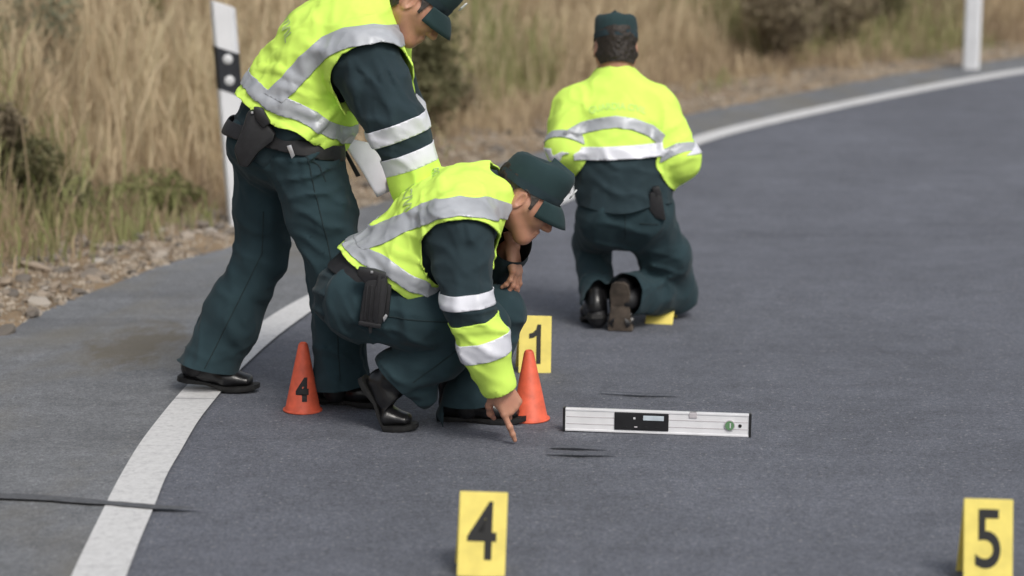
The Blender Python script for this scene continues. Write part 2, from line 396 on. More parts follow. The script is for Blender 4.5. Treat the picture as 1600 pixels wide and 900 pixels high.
# ------------------------------------------------------------------ the road
pts = [(2.6, -9), (.5, -4), (-.5, 0.5), (-.9, 3.2)]+[tuple(G(u, v)[:2]) for u, v in
      ((165, 887), (198, 793), (229, 718), (288, 633), (302, 612), (480, 461), (1085, 215), (1150, 200), (1262, 176), (1337, 159), (1460, 135), (1600, 109))]
x0, y0 = pts[-1]; pts += [(x0+3, y0+2.2), (x0+8, y0+4.6), (x0+16, y0+6.6), (x0+30, y0+8.5)]
pts = np.array(pts); sl_ = np.concatenate([[0], np.cumsum(np.linalg.norm(np.diff(pts, axis=0), axis=1))])
SS = np.arange(0, sl_[-1], .1)
def smooth_curve():
    c = np.column_stack([np.interp(SS, sl_, pts[:, k]) for k in (0, 1)])
    for _ in range(3):
        ker = np.hanning(23); ker /= ker.sum(); e = np.pad(c, ((11, 11), (0, 0)), 'edge')
        c2 = np.column_stack([np.convolve(e[:, k], ker, 'valid') for k in (0, 1)]); c2[:12] = c[:12]; c2[-12:] = c[-12:]; c = c2
    return c
LC = smooth_curve(); _d = np.gradient(LC, axis=0); _d /= np.linalg.norm(_d, axis=1)[:, None]; LN = np.column_stack([-_d[:, 1], _d[:, 0]])
N0_ = float(np.argmin(np.abs(LC[:, 1]-8.5))); N1_ = float(np.argmin(np.abs(LC[:, 1]-14)))
def lt(i, t):                        # point of the verge: index along the line, metres outwards
    i = np.clip(i, 0, len(LC)-1.001); a = np.floor(i).astype(int); f = (i-a)[..., None]
    t = np.asarray(t, float); t = t-np.interp(i, [N0_, N1_], [0, .38])*np.clip(t/.95, 0, 1)
    return (LC[a]*(1-f)+LC[a+1]*f)+(LN[a]*(1-f)+LN[a+1]*f)*np.asarray(t)[..., None]
def strip(name, t0, t1, dz, mat, wob=0., step=1):
    n = len(LC); idx = np.arange(0, n-1, step).astype(float); V = []; F = []
    e0 = t0+wob*np.array([vnoise(np.array([[i*.31, 1.5, 0]]))[0] for i in idx]) if wob else np.full(len(idx), t0)
    e1 = t1+wob*np.array([vnoise(np.array([[i*.27, 7.5, 0]]))[0] for i in idx]) if wob else np.full(len(idx), t1)
    if name == 'edge_line': wf = np.interp(idx, [N0_, N1_], [1, 1.7]); e0, e1 = e0*wf, e1*wf
    a = lt(idx, e0); b = lt(idx, e1)
    for k in range(len(idx)):
        V += [(a[k, 0], a[k, 1], zroad(a[k, 1])+dz), (b[k, 0], b[k, 1], zroad(b[k, 1])+dz)]
        if k: F.append((2*k-2, 2*k, 2*k+1, 2*k-1))
    return tag(build(name, V, F, mat), kind='structure')
def sheet(name, xs, ys, zf, mat):
    X, Y = np.meshgrid(xs, ys, indexing='ij'); V = np.column_stack([X.ravel(), Y.ravel(), zf(X.ravel(), Y.ravel())]); n = len(ys); F = []
    for i in range(len(xs)-1):
        for j in range(n-1): F.append((i*n+j, (i+1)*n+j, (i+1)*n+j+1, i*n+j+1))
    return tag(build(name, V, F, mat), kind='structure')
sheet('ground', np.linspace(-400, 400, 41), np.concatenate([np.linspace(-300, -20, 8), np.linspace(-10, 40, 101), np.linspace(60, 600, 20)]), lambda x, y: zroad(y)-.06, 'soil')
sheet('road', np.linspace(-3.2, 45, 60), np.linspace(-9, 60, 277), lambda x, y: zroad(y), 'asphalt')
strip('road_shoulder', .04, 1.02, .004, 'shoulder_asphalt', .03)
tag(strip('edge_line', -.064, .068, .008, 'road_paint', .004), 'worn white edge line curving along the road side', None)

def streak(cpx, wpx, name, label, dz=.012):
    """a dark rubber streak: centre line and half-width measured on the road"""
    V = []; F = []; n = 40; cp = np.array(cpx, float); s_ = np.linspace(0, 1, len(cp)); 
    for k in range(n+1):
        f = k/n; u = np.interp(f, s_, cp[:, 0]); v = np.interp(f, s_, cp[:, 1]); hw = np.interp(f, s_, wpx)*(1+.22*vnoise(np.array([[k*.5, cp[0, 1]*.13, 2.]]))[0])
        for q in (-1, 1): g = G(u, v+q*max(hw, .15)); V.append((g[0], g[1], g[2]+dz))
        if k: F.append((2*k-2, 2*k-1, 2*k+1, 2*k))
    o = build(name, V, F, 'tar' if name == 'tar_streak' else 'tyre_mark'); return tag(o, label, None, None, 'structure')
streak([(-420, 765), (60, 783), (160, 791), (240, 798), (322, 801)], [4, 4.2, 3.6, 3, .3], 'tar_streak', 'dark tar streak across the white edge line')
streak([(862, 702), (900, 703), (950, 705)], [1.2, 2.0, .5], 'skid_mark', 'short dark skid mark just below the spirit level')
streak([(856, 712), (905, 714), (966, 714)], [.8, 2.0, .5], 'skid_mark', 'lower short dark skid mark below the spirit level')
streak([(938, 616), (1000, 620), (1062, 621)], [.5, 1.3, .4], 'skid_mark', 'thin dark skid mark just above the spirit level')

# ------------------------------------------------------------------ the bank behind the shoulder
def bank(t, i):
    t = np.asarray(t, float)
    b_ = np.interp(t, [.95, 1.1, 1.45, 1.8, 2.4, 5.5, 12, 30], [-.012, .02, .075, .06, .16, 1.35, 3.0, 5.0])
    pn = np.column_stack([np.asarray(i, float).ravel()*.11, t.ravel()*1.3, np.zeros(t.size)])
    amp = np.interp(t, [1.0, 1.5, 3, 10], [0, .035, .12, .3]).ravel()
    return b_+(vnoise(pn)*amp+.4*vnoise(pn*3.1)*amp).reshape(t.shape)
tl = np.array([.93, 1.0, 1.08, 1.2, 1.35, 1.5, 1.7, 2, 2.4, 2.9, 3.5, 4.3, 5.5, 8, 12, 18, 30]); il = np.arange(0, len(LC)-2, 3).astype(float)
V = []; F = []
for i in il:
    p = lt(np.full(len(tl), i), tl+.04*np.sin(i*.7)*(tl < 1.3)); z = zroad(p[:, 1])+bank(tl, np.full(len(tl), i))
    V += np.column_stack([p, z]).tolist()
n = len(tl)
for a in range(len(il)-1):
    for b_ in range(n-1): F.append((a*n+b_, (a+1)*n+b_, (a+1)*n+b_+1, a*n+b_+1))
verge = tag(build('roadside_bank', V, F, 'soil', flip=True), kind='structure')
def bankpt(i, t):
    p = lt(np.atleast_1d(np.asarray(i, float)), np.atleast_1d(np.asarray(t, float))); return np.column_stack([p, zroad(p[:, 1])+bank(np.atleast_1d(t), np.atleast_1d(i))])
def idx_near(x, y): return float(np.argmin((LC[:, 0]-x)**2+(LC[:, 1]-y)**2))
I_A = idx_near(-.9, 3.5); I_B = idx_near(x0, y0)

# stones along the edge of the shoulder
stone_me = []
for k in range(7):
    bm = bmesh.new(); bmesh.ops.create_icosphere(bm, subdivisions=1 if k < 5 else 2, radius=.5)
    sc = np.array([1, .8+.3*random.random(), .5+.25*random.random()])
    for v in bm.verts:
        q = 1+.35*vnoise(np.array([[v.co.x*1.7+k*3.3, v.co.y*1.7, v.co.z*1.7]]))[0]; v.co = Vector((v.co.x*sc[0]*q, v.co.y*sc[1]*q, v.co.z*sc[2]*q))
    me = bpy.data.meshes.new('stone'); bm.to_mesh(me); bm.free(); me.materials.append(MATS['stone']); stone_me.append(me)
cnt = 0
while cnt < 280:
    near = random.random() < .72
    i = random.uniform(idx_near(-1.1, 6.6), idx_near(-.4, 9.6)) if near else random.uniform(idx_near(-.4, 9.6), I_B+10)
    t_ = 1.0+abs(random.gauss(.22, .2)); sz = random.choice([.03, .035, .04, .05, .06, .08]) * random.uniform(.8, 1.3)
    p = bankpt(i, t_)[0]
    o = bpy.data.objects.new('stone', random.choice(stone_me)); link(o, verge); o.location = (p[0], p[1], p[2]+sz*.12); o.scale = (sz*random.uniform(.9, 1.5), sz*random.uniform(.8, 1.2), sz*random.uniform(.6, 1))
    o.rotation_euler = (random.uniform(-.4, .4), random.uniform(-.4, .4), random.uniform(0, 6.3)); cnt += 1
def scatter_gravel(n):
    base = np.array([[1, 0, 0], [-1, 0, 0], [0, 1, 0], [0, -1, 0], [0, 0, 1], [0, 0, -1]])*.5; bf = np.array([[0, 2, 4], [2, 1, 4], [1, 3, 4], [3, 0, 4], [2, 0, 5], [1, 2, 5], [3, 1, 5], [0, 3, 5]])
    i = rng.uniform(I_A, I_B+15, n); t_ = 1.0+np.abs(rng.normal(.25, .28, n)); p = bankpt(i, t_); s = rng.uniform(.008, .035, n)
    V = p[:, None, :]+base[None]*s[:, None, None]*rng.uniform(.5, 1.3, (n, 6, 1)); F = (bf[None]+np.arange(n)[:, None, None]*6).reshape(-1, 3)
    return V.reshape(-1, 3), F
V, F = scatter_gravel(16000)
tag(build('gravel', V, F, 'small_gravel', smooth=False), 'loose gravel strewn along the edge of the asphalt shoulder', 'gravel', None, 'stuff')

# dry grass: one blade = a bent tapering ribbon
def grass(name, n, tlo, thi, hlo, hhi, wd, tint_bias, label, dark_low=0., irange=None, patch=.35):
    i0, i1 = irange or (I_A-5, I_B+60)
    ci = rng.uniform(i0, i1, n//14+1); ct = tlo+(thi-tlo)*rng.power(1.0, n//14+1)
    k = rng.integers(0, len(ci), n); i = ci[k]+rng.normal(0, .9, n); t_ = np.maximum(ct[k]+rng.normal(0, .07, n), tlo-.1)
    p = bankpt(i, t_); ch = rng.uniform(.65, 1.15, len(ci))[k]; h = rng.uniform(hlo, hhi, n)*ch*np.interp(t_, [tlo, tlo+.5], [.55, 1])
    az = rng.uniform(0, 2*np.pi, n); ln = rng.uniform(.05, .55, n)*h; dx = np.cos(az)*ln; dy = np.sin(az)*ln
    wa = rng.uniform(0, np.pi, n); wx = np.cos(wa)*wd*rng.uniform(.6, 1.4, n); wy = np.sin(wa)*wd*.6
    V = np.zeros((n, 7, 3)); prof = [(0, 1., 0), (.45, .85, .22), (.82, .9, .6)]
    for a, (f, wv, bd) in enumerate(prof):
        c = p+np.column_stack([dx*bd, dy*bd, h*f]); off = np.column_stack([wx*wv, wy*wv, 0*wx]); V[:, 2*a] = c-off; V[:, 2*a+1] = c+off
    V[:, 6] = p+np.column_stack([dx, dy, h*(1-.08*ln/h)])
    f = np.array([[0, 1, 3], [0, 3, 2], [2, 3, 5], [2, 5, 4], [4, 5, 6]]); F = (f[None]+np.arange(n)[:, None, None]*7).reshape(-1, 3)
    lowf = vnoise(np.column_stack([i*.035, t_*.8, np.full(n, 3.3)])); lowf2 = vnoise(np.column_stack([i*.09, t_*1.1, np.full(n, 8.3)]))
    tint = np.clip(tint_bias+.16*lowf+.12*lowf2+.12*rng.normal(0, 1, n)+.10*rng.normal(0, 1, len(ci))[k], 0, .8)
    gp = vnoise(np.column_stack([i*.06+9, t_*.9+4, np.full(n, 1.3)])); tint = np.where((gp > patch) & (rng.random(n) < .6), rng.uniform(.84, 1, n), tint)
    o = build(name, V.reshape(-1, 3), F, 'dry_grass', smooth=False)
    at = o.data.attributes.new('tint', 'FLOAT', 'POINT'); at.data.foreach_set('value', np.repeat(tint, 7).astype(np.float32))
    return tag(o, label, 'grass', None, 'stuff')
grass('dry_grass', 80000, 1.9, 7.0, .45, .95, .0048, .55, 'tall dry straw-coloured grass covering the bank')
grass('dead_undergrowth', 34000, 1.35, 3.2, .08, .32, .0045, .30, 'low brownish dead undergrowth between gravel and tall grass', patch=.45)

# shrubs
def shrub(name, base, w_, h_, dep, mat, n, leaf, label, group='shrubs on the bank', lobes=7):
    root = thing(name, base, label, 'shrub', group); L_ = []; b3 = np.array(base)
    for k in range(lobes):
        a = rng.uniform(0, 6.28); r_ = rng.uniform(0, .75)
        L_.append((np.array([math.cos(a)*w_*.5*r_, math.sin(a)*dep*.5*r_, h_*rng.uniform(.3, .86)]), rng.uniform(.22, .42)))
    V = []; F = []
    for c, _ in L_:                  # stems
        q = np.array([0, 0, 0.]); pr = None; st = np.array([c[0]*.12, c[1]*.12, -.05])
        for s_ in range(5):
            f = s_/4; ctr = b3+st*(1-f)+c*f+np.array([rng.normal(0, .02), rng.normal(0, .02), 0])*(0 < s_ < 4); rd = .018*(1-.75*f)*max(h_, .5); ring = []
            for a in range(5): V.append(ctr+np.array([math.cos(a*1.2566), math.sin(a*1.2566), 0])*rd); ring.append(len(V)-1)
            if pr: F += [(pr[a], pr[(a+1) % 5], ring[(a+1) % 5], ring[a]) for a in range(5)]
            pr = ring
    build('stem', V, F, 'bark', root)
    k = rng.integers(0, lobes, n); C = np.array([l[0] for l in L_])[k]; rr = np.array([l[1] for l in L_])[k]
    d = rng.normal(0, 1, (n, 3)); d /= np.linalg.norm(d, axis=1)[:, None]; rad = rr*rng.uniform(.25, 1, n)**.5*(1+.25*vnoise(d*2.3+k[:, None]*5))
    p = b3+C+d*rad[:, None]*np.array([w_*.95, dep*.95, h_*.75]); p[:, 2] = np.maximum(p[:, 2], base[2]+.02)
    a = rng.normal(0, 1, (n, 3)); a /= np.linalg.norm(a, axis=1)[:, None]; b_ = np.cross(a, d+rng.normal(0, .5, (n, 3))); b_ /= np.linalg.norm(b_, axis=1)[:, None]+1e-6
    ls = leaf*rng.uniform(.6, 1.4, n)[:, None]; V = np.stack([p-a*ls, p+b_*ls*.42, p+a*ls, p-b_*ls*.42], 1).reshape(-1, 3)
    F = (np.array([[0, 1, 2], [0, 2, 3]])[None]+np.arange(n)[:, None, None]*4).reshape(-1, 3)
    o = build('foliage', V, F, mat, root, smooth=False); tint = np.clip(.45+.25*vnoise(p*4)+.2*rng.normal(0, 1, n), 0, 1)
    at = o.data.attributes.new('tint', 'FLOAT', 'POINT'); at.data.foreach_set('value', np.repeat(tint, 4).astype(np.float32)); return root
def bank_hit(u, v):                  # where a sight line meets the bank
    r = ray(u, v)
    for Y in np.arange(6, 40, .05):
        p = np.array([0, 0, CAM_H])+r*(Y/r[1]); k = np.argmin((LC[:, 0]-p[0])**2+(LC[:, 1]-p[1])**2)
        t_ = (p[:2]-LC[k])@LN[k]
        if t_ > .95 and p[2] <= zroad(p[1])+bank(np.array([t_]), np.array([float(k)]))[0]: return p
    return p
for (u, v, w_, h_, dp, mt, n, lf, nm, lb) in (
    (95, 352, .50, .46, .5, 'leaf_dark', 2600, .022, 'low_shrub', 'dark green rounded bush low on the bank at the left'),
    (8, 330, .45, .62, .5, 'leaf_brown', 2000, .024, 'low_shrub', 'brown-green shrub cut by the left edge of the picture'),
    (225, 345, .55, .30, .5, 'leaf_green', 1800, .02, 'low_shrub', 'low yellow-green plant between dark bush and marker post'),
    (25, 150, 1.1, .75, .9, 'leaf_grey', 3200, .026, 'loose_shrub', 'pale grey-green shrub in the top left corner'),
    (225, 95, .35, .55, .4, 'leaf_green', 1300, .022, 'loose_shrub', 'slim green shrub high on the bank left of the marker post'),
    (676, 222, .85, 1.0, .7, 'leaf_dark', 4200, .024, 'tall_shrub', 'dark olive bush behind the bending officer\'s arm'),
    (715, 190, .45, .4, .5, 'leaf_brown', 1400, .024, 'low_shrub', 'brownish low bush beside the dark olive bush'),
    (1128, 60, .35, .5, .4, 'leaf_green', 1200, .024, 'loose_shrub', 'small green shrub at the top edge right of the kneeling officer'),
    (1215, 112, 1.0, .95, .8, 'leaf_brown', 3600, .028, 'tall_shrub', 'wide brown-olive bush in the middle of the right bank'),
    (1305, 88, .7, .85, .7, 'leaf_brown', 2400, .028, 'tall_shrub', 'brown bush right of the wide brown-olive bush'),
    (1385, 72, .45, .75, .5, 'leaf_dark', 1800, .026, 'tall_shrub', 'dark green bush left of the far marker post'),
    (1452, 62, .6, .6, .6, 'leaf_brown', 1800, .028, 'low_shrub', 'low brown bush just behind the far marker post'),
    (1075, 20, .5, .5, .5, 'leaf_dark', 1500, .026, 'low_shrub', 'dark bush at the top edge above the kneeling officer\'s shoulder')):
    shrub(nm, bank_hit(u, v)-np.array([0, 0, .03]), w_, h_, dp, mt, n, lf, lb)

# ------------------------------------------------------------------ marker posts
def marker_post(base, h_, w_, lean, label, rz):
    root = thing('marker_post', base, label, 'post', 'white roadside marker posts'); root.rotation_euler = (0, lean, rz)
    d_ = w_*.75
    out = [(-w_/2, -d_*.12), (-w_*.36, -d_/2), (w_*.36, -d_/2), (w_/2, -d_*.12), (w_*.34, d_/2), (-w_*.34, d_/2)]
    zt = lambda x: h_+(-.38*x)       # slanted head
    def shell(z0, z1, g, name, mat, top=False):
        bm = bmesh.new(); lo = [bm.verts.new((x*g, y*g, z0(x) if callable(z0) else z0)) for x, y in out]; hi = [bm.verts.new((x*g, y*g, z1(x) if callable(z1) else z1)) for x, y in out]
        n = len(out)
        for i in range(n): bm.faces.new((lo[i], lo[(i+1) % n], hi[(i+1) % n], hi[i]))
        bm.faces.new(lo[::-1]); bm.faces.new(hi)
        bmesh.ops.recalc_face_normals(bm, faces=bm.faces); bmesh.ops.bevel(bm, geom=bm.edges[:], offset=.004, segments=2, affect='EDGES')
        V = [v.co[:] for v in bm.verts]; bm.verts.index_update(); Fc = [[v.index for v in f.verts] for f in bm.faces]; bm.free()
        return build(name, V, Fc, mat, root, smooth=False, local=True)
    shell(-.15, zt, 1.0, 'shaft', 'white_plastic')
    bd = shell(lambda x: h_-.45-.42*x, lambda x: h_-.225-.42*x, 1.03, 'black_band', 'post_black')
    for q in (.065, -.055):
        V, Fc = lathe([(0, .003), (.022, .003), (.025, .0)], 24); M = np.array([[1, 0, 0], [0, 0, -1], [0, 1, 0]])
        V = V@M.T+np.array([.004, -d_*.5*1.03-.001, h_-.335+q*.9]); build('reflector', V, Fc, 'reflector', bd, local=True)
    return root
pb = G(377, 362); marker_post(pb, 1.17, .128, R(-3.2), 'white marker post with black band leaning behind the bending officer', R(8))
pb = G(1517, 108); marker_post(pb, 1.20, .15, 0, 'far white marker post at the top right edge, its head out of view', R(-20))

# ------------------------------------------------------------------ cones
def cone(base, h_, label, num=None, tilt=0):
    root = thing('traffic_cone', base, label, 'cone', 'small orange cones by the crouching officer'); rb = h_*.262; rt = .013
    V, F = lathe([(rb*1.0, .0), (rb*1.01, .004), (rb*1.0, .008), (rb*.95, .010), (rt+.003, h_*.96), (rt, h_*.985), (rt*.75, h_), (rt*.5, h_*.985), (rt*.4, h_*.9)], 48)
    build('cone_body', V, F, 'cone_orange', root, local=True)
    V, F = lathe([(rb*.9, .0005), (rb*1.08, .0005), (rb*1.09, .003), (rb*1.07, .006), (rb*.98, .007)], 48)
    build('base_rim', V, F, 'cone_orange', root, local=True)
    if num:
        bm = text_mesh(num, h_*.42, .006, 0, 1, 2); a0 = R(-86); V = []; bm.verts.index_update()
        for v in bm.verts:
            z = h_*.33+v.co.y; rr = rb*.95+(rt+.003-rb*.95)*(z-.010)/(h_*.96-.010)+.0012; a = a0+v.co.x*.78/max(rr, .02); V.append((rr*math.cos(a), rr*math.sin(a), z))
        F = [[v.index for v in f.verts] for f in bm.faces]; bm.free(); build('numeral', V, F, 'ink_black', root, local=True)
    root.rotation_euler = (0, tilt, 0); return root
cone(G(473, 641), .226, 'orange cone numbered 4 in front of the bending officer\'s shoe', '4', R(1.5))
cone(G(828, 655), .226, 'plain orange cone between the pointing hand and number marker 1', None, R(-1))

# ------------------------------------------------------------------ numbered scene markers: folded plates standing like a tent
def numeral_one(h_):                 # a 1 with a slanted flag
    bm = bm_prism([(.03*h_, -.35*h_), (.14*h_, -.35*h_), (.14*h_, .36*h_), (.05*h_, .36*h_), (.02*h_, .27*h_), (-.06*h_, .21*h_), (-.15*h_, .19*h_), (-.15*h_, .10*h_), (-.03*h_, .12*h_), (.03*h_, .16*h_)], .0008, 0)
    bm.transform(Matrix.Rotation(R(-90), 4, 'X')); return bm
def marker(base, num, label, rz=0, roll=0, h_=.197, w_=.116, lean=R(14), nsc=.74, nx=.0):
    root = thing('number_marker', base, label, 'marker', 'yellow number markers on the road'); root.rotation_euler = (0, roll, rz)
    L_ = h_/math.cos(lean)
    for sgn, nm in ((-1, 'front_panel'), (1, 'back_panel')):
        bm = bm_prism([(-w_/2, 0), (w_/2, 0), (w_/2, L_), (-w_/2, L_)], .003, .0012, 1)
        y = sgn*math.tan(lean)*h_
        M = Matrix.Translation((0, y, 0.0)) @ Matrix.Rotation(sgn*lean, 4, 'X')
        bm.transform(M); bmesh.ops.recalc_face_normals(bm, faces=bm.faces); bm.verts.index_update()
        o = build(nm, [v.co[:] for v in bm.verts], [[v.index for v in f.verts] for f in bm.faces], 'marker_yellow', root, smooth=False, local=True); bm.free()
        if sgn < 0 and num:
            bm = numeral_one(h_) if num == '1' else text_mesh(num, h_*1.0, .0022, .0004); S = Matrix.Diagonal((nsc, 1, 1, 1))
            bm.transform(M @ Matrix.Translation((nx, -.0022, L_*.50)) @ Matrix.Rotation(R(90), 4, 'X') @ S); bm.verts.index_update()
            build('numeral', [v.co[:] for v in bm.verts], [[v.index for v in f.verts] for f in bm.faces], 'ink_black', o, smooth=False, local=True); bm.free()
    return root
sh = np.array([0, math.tan(R(14))*.197, 0])
marker(G(749, 901)+sh, '4', 'yellow number 4 marker standing in the foreground', R(4), R(3.2))
marker(G(1545, 914)+sh, '5', 'yellow number 5 marker in the bottom right corner', R(-3), R(.8))
marker(G(833, 583)+sh, '1', 'yellow number 1 marker behind the plain orange cone', R(6), R(2.5))
yb = G(1034, 503)
marker(yb+sh*.6, None, 'yellow marker mostly hidden behind the kneeling officer\'s leg', R(-12), R(0), .06, .11, R(52))

# ------------------------------------------------------------------ spirit level standing on its edge
pa = G(880, 673); pb = G(1173, 682); lv = pb-pa; LL = np.linalg.norm(lv); mid = (pa+pb)/2
root = thing('spirit_level', mid, 'silver digital spirit level standing on the asphalt', 'level'); root.rotation_euler = (R(-4), math.radians(.35), math.atan2(lv[1], lv[0]))
HL = .072
def lp(name, bm, mat, x, y, z, par=root, rot=None):
    M = Matrix.Translation((x, y, z)); M = M @ rot if rot else M
    bm.transform(M); bmesh.ops.recalc_face_normals(bm, faces=bm.faces); bm.verts.index_update()
    o = build(name, [v.co[:] for v in bm.verts], [[v.index for v in f.verts] for f in bm.faces], mat, par, smooth=False, local=True); bm.free(); return o
body = lp('body', bm_box(LL-.012, .022, HL, .002), 'aluminium', 0, 0, HL/2)
for z, t_ in ((.004, .006), (HL-.004, .006)): lp('rail', bm_box(LL-.014, .026, t_, .001), 'aluminium', 0, 0, z+.0005, body)
for z in (.024, .046): lp('groove', bm_box(LL-.02, .001, .0022, 0), 'groove_grey', 0, -.0112, z, body)
for s_ in (-1, 1): lp('end_cap', bm_box(.008, .029, HL+.004, .002), 'dark_plastic', s_*(LL/2-.003), 0, HL/2)
xd = -LL/2+LL*(1003-880)/293
md = lp('display_module', bm_box(.168, .03, .056, .003), 'dark_plastic', xd, 0, HL*.53)
lp('screen', bm_box(.064, .002, .015, .001), 'display_glass', xd+.037, -.0155, HL*.53+.012, md)
lp('button', bm_box(.007, .003, .007, .002), 'reflector', xd-.022, -.0155, HL*.53+.010, md)
for k in range(4): lp('button', bm_box(.010, .002, .004, .001), 'groove_grey' if k == 1 else 'nylon', xd-.05+k*.033, -.0155, HL*.53-.017, md)
xv = -LL/2+LL*(1083-880)/293; lp('bubble_vial', bm_box(.026, .028, .018, .003), 'groove_grey', xv, 0, HL-.009)
def disc(r, th):
    bm = bmesh.new(); bmesh.ops.create_cone(bm, cap_ends=True, segments=28, radius1=r, radius2=r*.96, depth=th); return bm
rx = Matrix.Rotation(R(90), 4, 'X')
xc = -LL/2+LL*(1140-880)/293; vl = lp('round_vial', disc(.017, .006), 'groove_grey', xc, -.0125, HL*.5, root, rx); lp('vial_glass', disc(.0145, .004), 'vial_green', xc, -.0155, HL*.5, vl, rx)
lp('bubble', bm_box(.004, .002, .016, .001), 'reflector', xc+.002, -.0172, HL*.5, vl)
lp('hanging_hole', disc(.0055, .002), 'ink_black', -LL/2+LL*(1156-880)/293, -.0118, HL*.49, root, rx)

# ------------------------------------------------------------------ people: shared pieces
def join(parts):
    V = []; T = []; n = 0
    for v, t_ in parts: V.append(v); T.append(np.asarray(t_)+n); n += len(v)
    return np.concatenate(V), np.concatenate(T)
def limits(pts, m): p = np.array(pts); return p.min(0)-m, p.max(0)+m
def make_hand(wrist, fwd, back, side, curls, spread=(6, 1, -4, -9), thumb=(.62, .62, -.45), tcurl=(10, 15), size=1.0):
    """palm, four fingers and thumb; fwd runs to the fingertips, back is the back of the hand, side = +1 puts the thumb to the left of fwd"""
    F = Field((-.05, -.09, -.11), (.215, .09, .05), .0026)
    ky = np.array([.031, .0105, -.0105, -.030]); kx = [.090, .094, .089, .080]
    F.cap((-.045, 0, 0), (0.005, 0, 0), (.029, .021), (.027, .019), k=.015)
    for y, x in zip(ky, kx): F.cap((.005, y*.62, -.001), (x, y, 0), (.0135, .015), (.0115, .0115), k=.016)
    F.ell((.05, 0, -.006), (.048, .036, .014), k=.015); F.ell((.035, .026, -.012), (.032, .017, .015), k=.014)
    segs = [(.044, .026, .021), (.048, .030, .022), (.044, .028, .021), (.034, .021, .019)]
    for q in range(4):
        p = np.array([kx[q], ky[q], 0.]); a = 0; yaw = R(spread[q]); r_ = [.0098, .0092, .0082, .0070]
        for j in range(3):
            a += R(curls[q][j]); d = np.array([math.cos(a)*math.cos(yaw), math.cos(a)*math.sin(yaw), -math.sin(a)]); n_ = p+d*segs[q][j]*(.95 if q == 3 else 1)
            F.ell(p+np.array([0, 0, .001]), (r_[j]*1.08,)*3, k=.003)
            sc = .9 if q == 3 else 1; F.cap(p, n_, r_[j]*sc, r_[j+1]*sc, k=.005); p = n_
    p = np.array([.022, .030, -.010]); d = nrm(thumb)
    for j, (l, ra, rb) in enumerate(((.044, .0135, .0115), (.033, .011, .010), (.027, .010, .0075))):
        if j: c_ = R(tcurl[j-1]); d = nrm(d*math.cos(c_)+np.array([.55, -.75, -.2])*math.sin(c_))
        n_ = p+d*l; F.cap(p, n_, ra, rb, k=.008); p = n_
    V, T = F.mesh(0, 1); V = V*size
    M = frame(fwd, back)
    if side < 0: V = V*np.array([1, -1, 1]); T = T[:, ::-1]
    return V@M.T+np.array(wrist), T
def make_head(c, fwd, up, neck_to, neck_r=.060):
    """returns the head mesh, the field and the frame"""
    M = frame(fwd, up); c = np.array(c)
    F = Field((-.20, -.125, -.24), (.16, .125, .16), .0034)
    F.ell((-.014, 0, .030), (.100, .078, .089), k=.03)
    F.ell((.032, 0, -.030), (.062, .060, .080), k=.04)
    F.cap((.070, -.012, -.094), (.070, .012, -.094), .023, .023, k=.03)
    for s_ in (-1, 1):
        F.cap((.0, s_*.056, -.048), (.062, s_*.022, -.098), .021, .019, k=.03)
        F.cap((.066, s_*.040, -.022), (.030, s_*.062, -.010), .022, .018, k=.03)
        F.cap((.084, s_*.012, .026), (.070, s_*.050, .024), .013, .013, k=.02)
    F.cap((.088, 0, .014), (.112, 0, -.030), .0095, .0125, k=.014)
    for s_ in (-1, 1):
        F.ell((.102, s_*.012, -.034), (.011, .009, .009), k=.010)
        F.ell((.100, s_*.033, .003), (.017, .020, .013), k=.014, sub=True)
        F.ell((.081, s_*.033, .002), (.0135, .0145, .0125), k=.004)
        Me = frame((.86, s_*.45, 0), (.18, 0, 1)); F.ell((-.010, s_*.079, -.008), (.019, .009, .034), Me, k=.008); F.ell((-.004, s_*.087, -.006), (.010, .006, .020), Me, k=.006, sub=True)
    F.cap((.094, -.020, -.062), (.094, .020, -.062), (.0065, .0085), (.0065, .0085), k=.008); F.cap((.092, -.017, -.074), (.092, .017, -.074), (.007, .009), (.007, .009), k=.008)
    F.cap((.104, -.024, -.0675), (.104, .024, -.0675), .0045, .0045, k=.006, sub=True)
    nt_ = (np.array(neck_to)-c)@M; nt_ = nt_*min(1, .19/np.linalg.norm(nt_))
    F.cap((-.030, 0, -.050), nt_, neck_r, neck_r+.006, k=.035)
    V, T = F.mesh(0, 1); return (V@M.T+c, T), F, M
def add_hair(F, M, c, root, low=-.075):
    V, T = F.mesh(.0065, 1); V = V+np.array([1, 1, 1])*(.0022*vnoise(V*90))[:, None]
    def keep(p):
        x, y, z = p.T; backp = np.minimum(-.018-x+.35*(z+.01), z-low); top = z-.052-.55*(x-.045); sidep = np.minimum(np.minimum(.038-x, z+.012), x+.05)
        ear = np.sqrt((x+.008)**2+(z+.008)**2)-.036
        return np.minimum(np.maximum(np.maximum(backp, top), sidep), np.maximum(ear, .074-np.abs(y)))
    V, T = clip(V, T, keep(V)); V, T = clip(V, T, .070-V[:, 2]); return build('hair', V@M.T+np.array(c), T, 'hair', root)
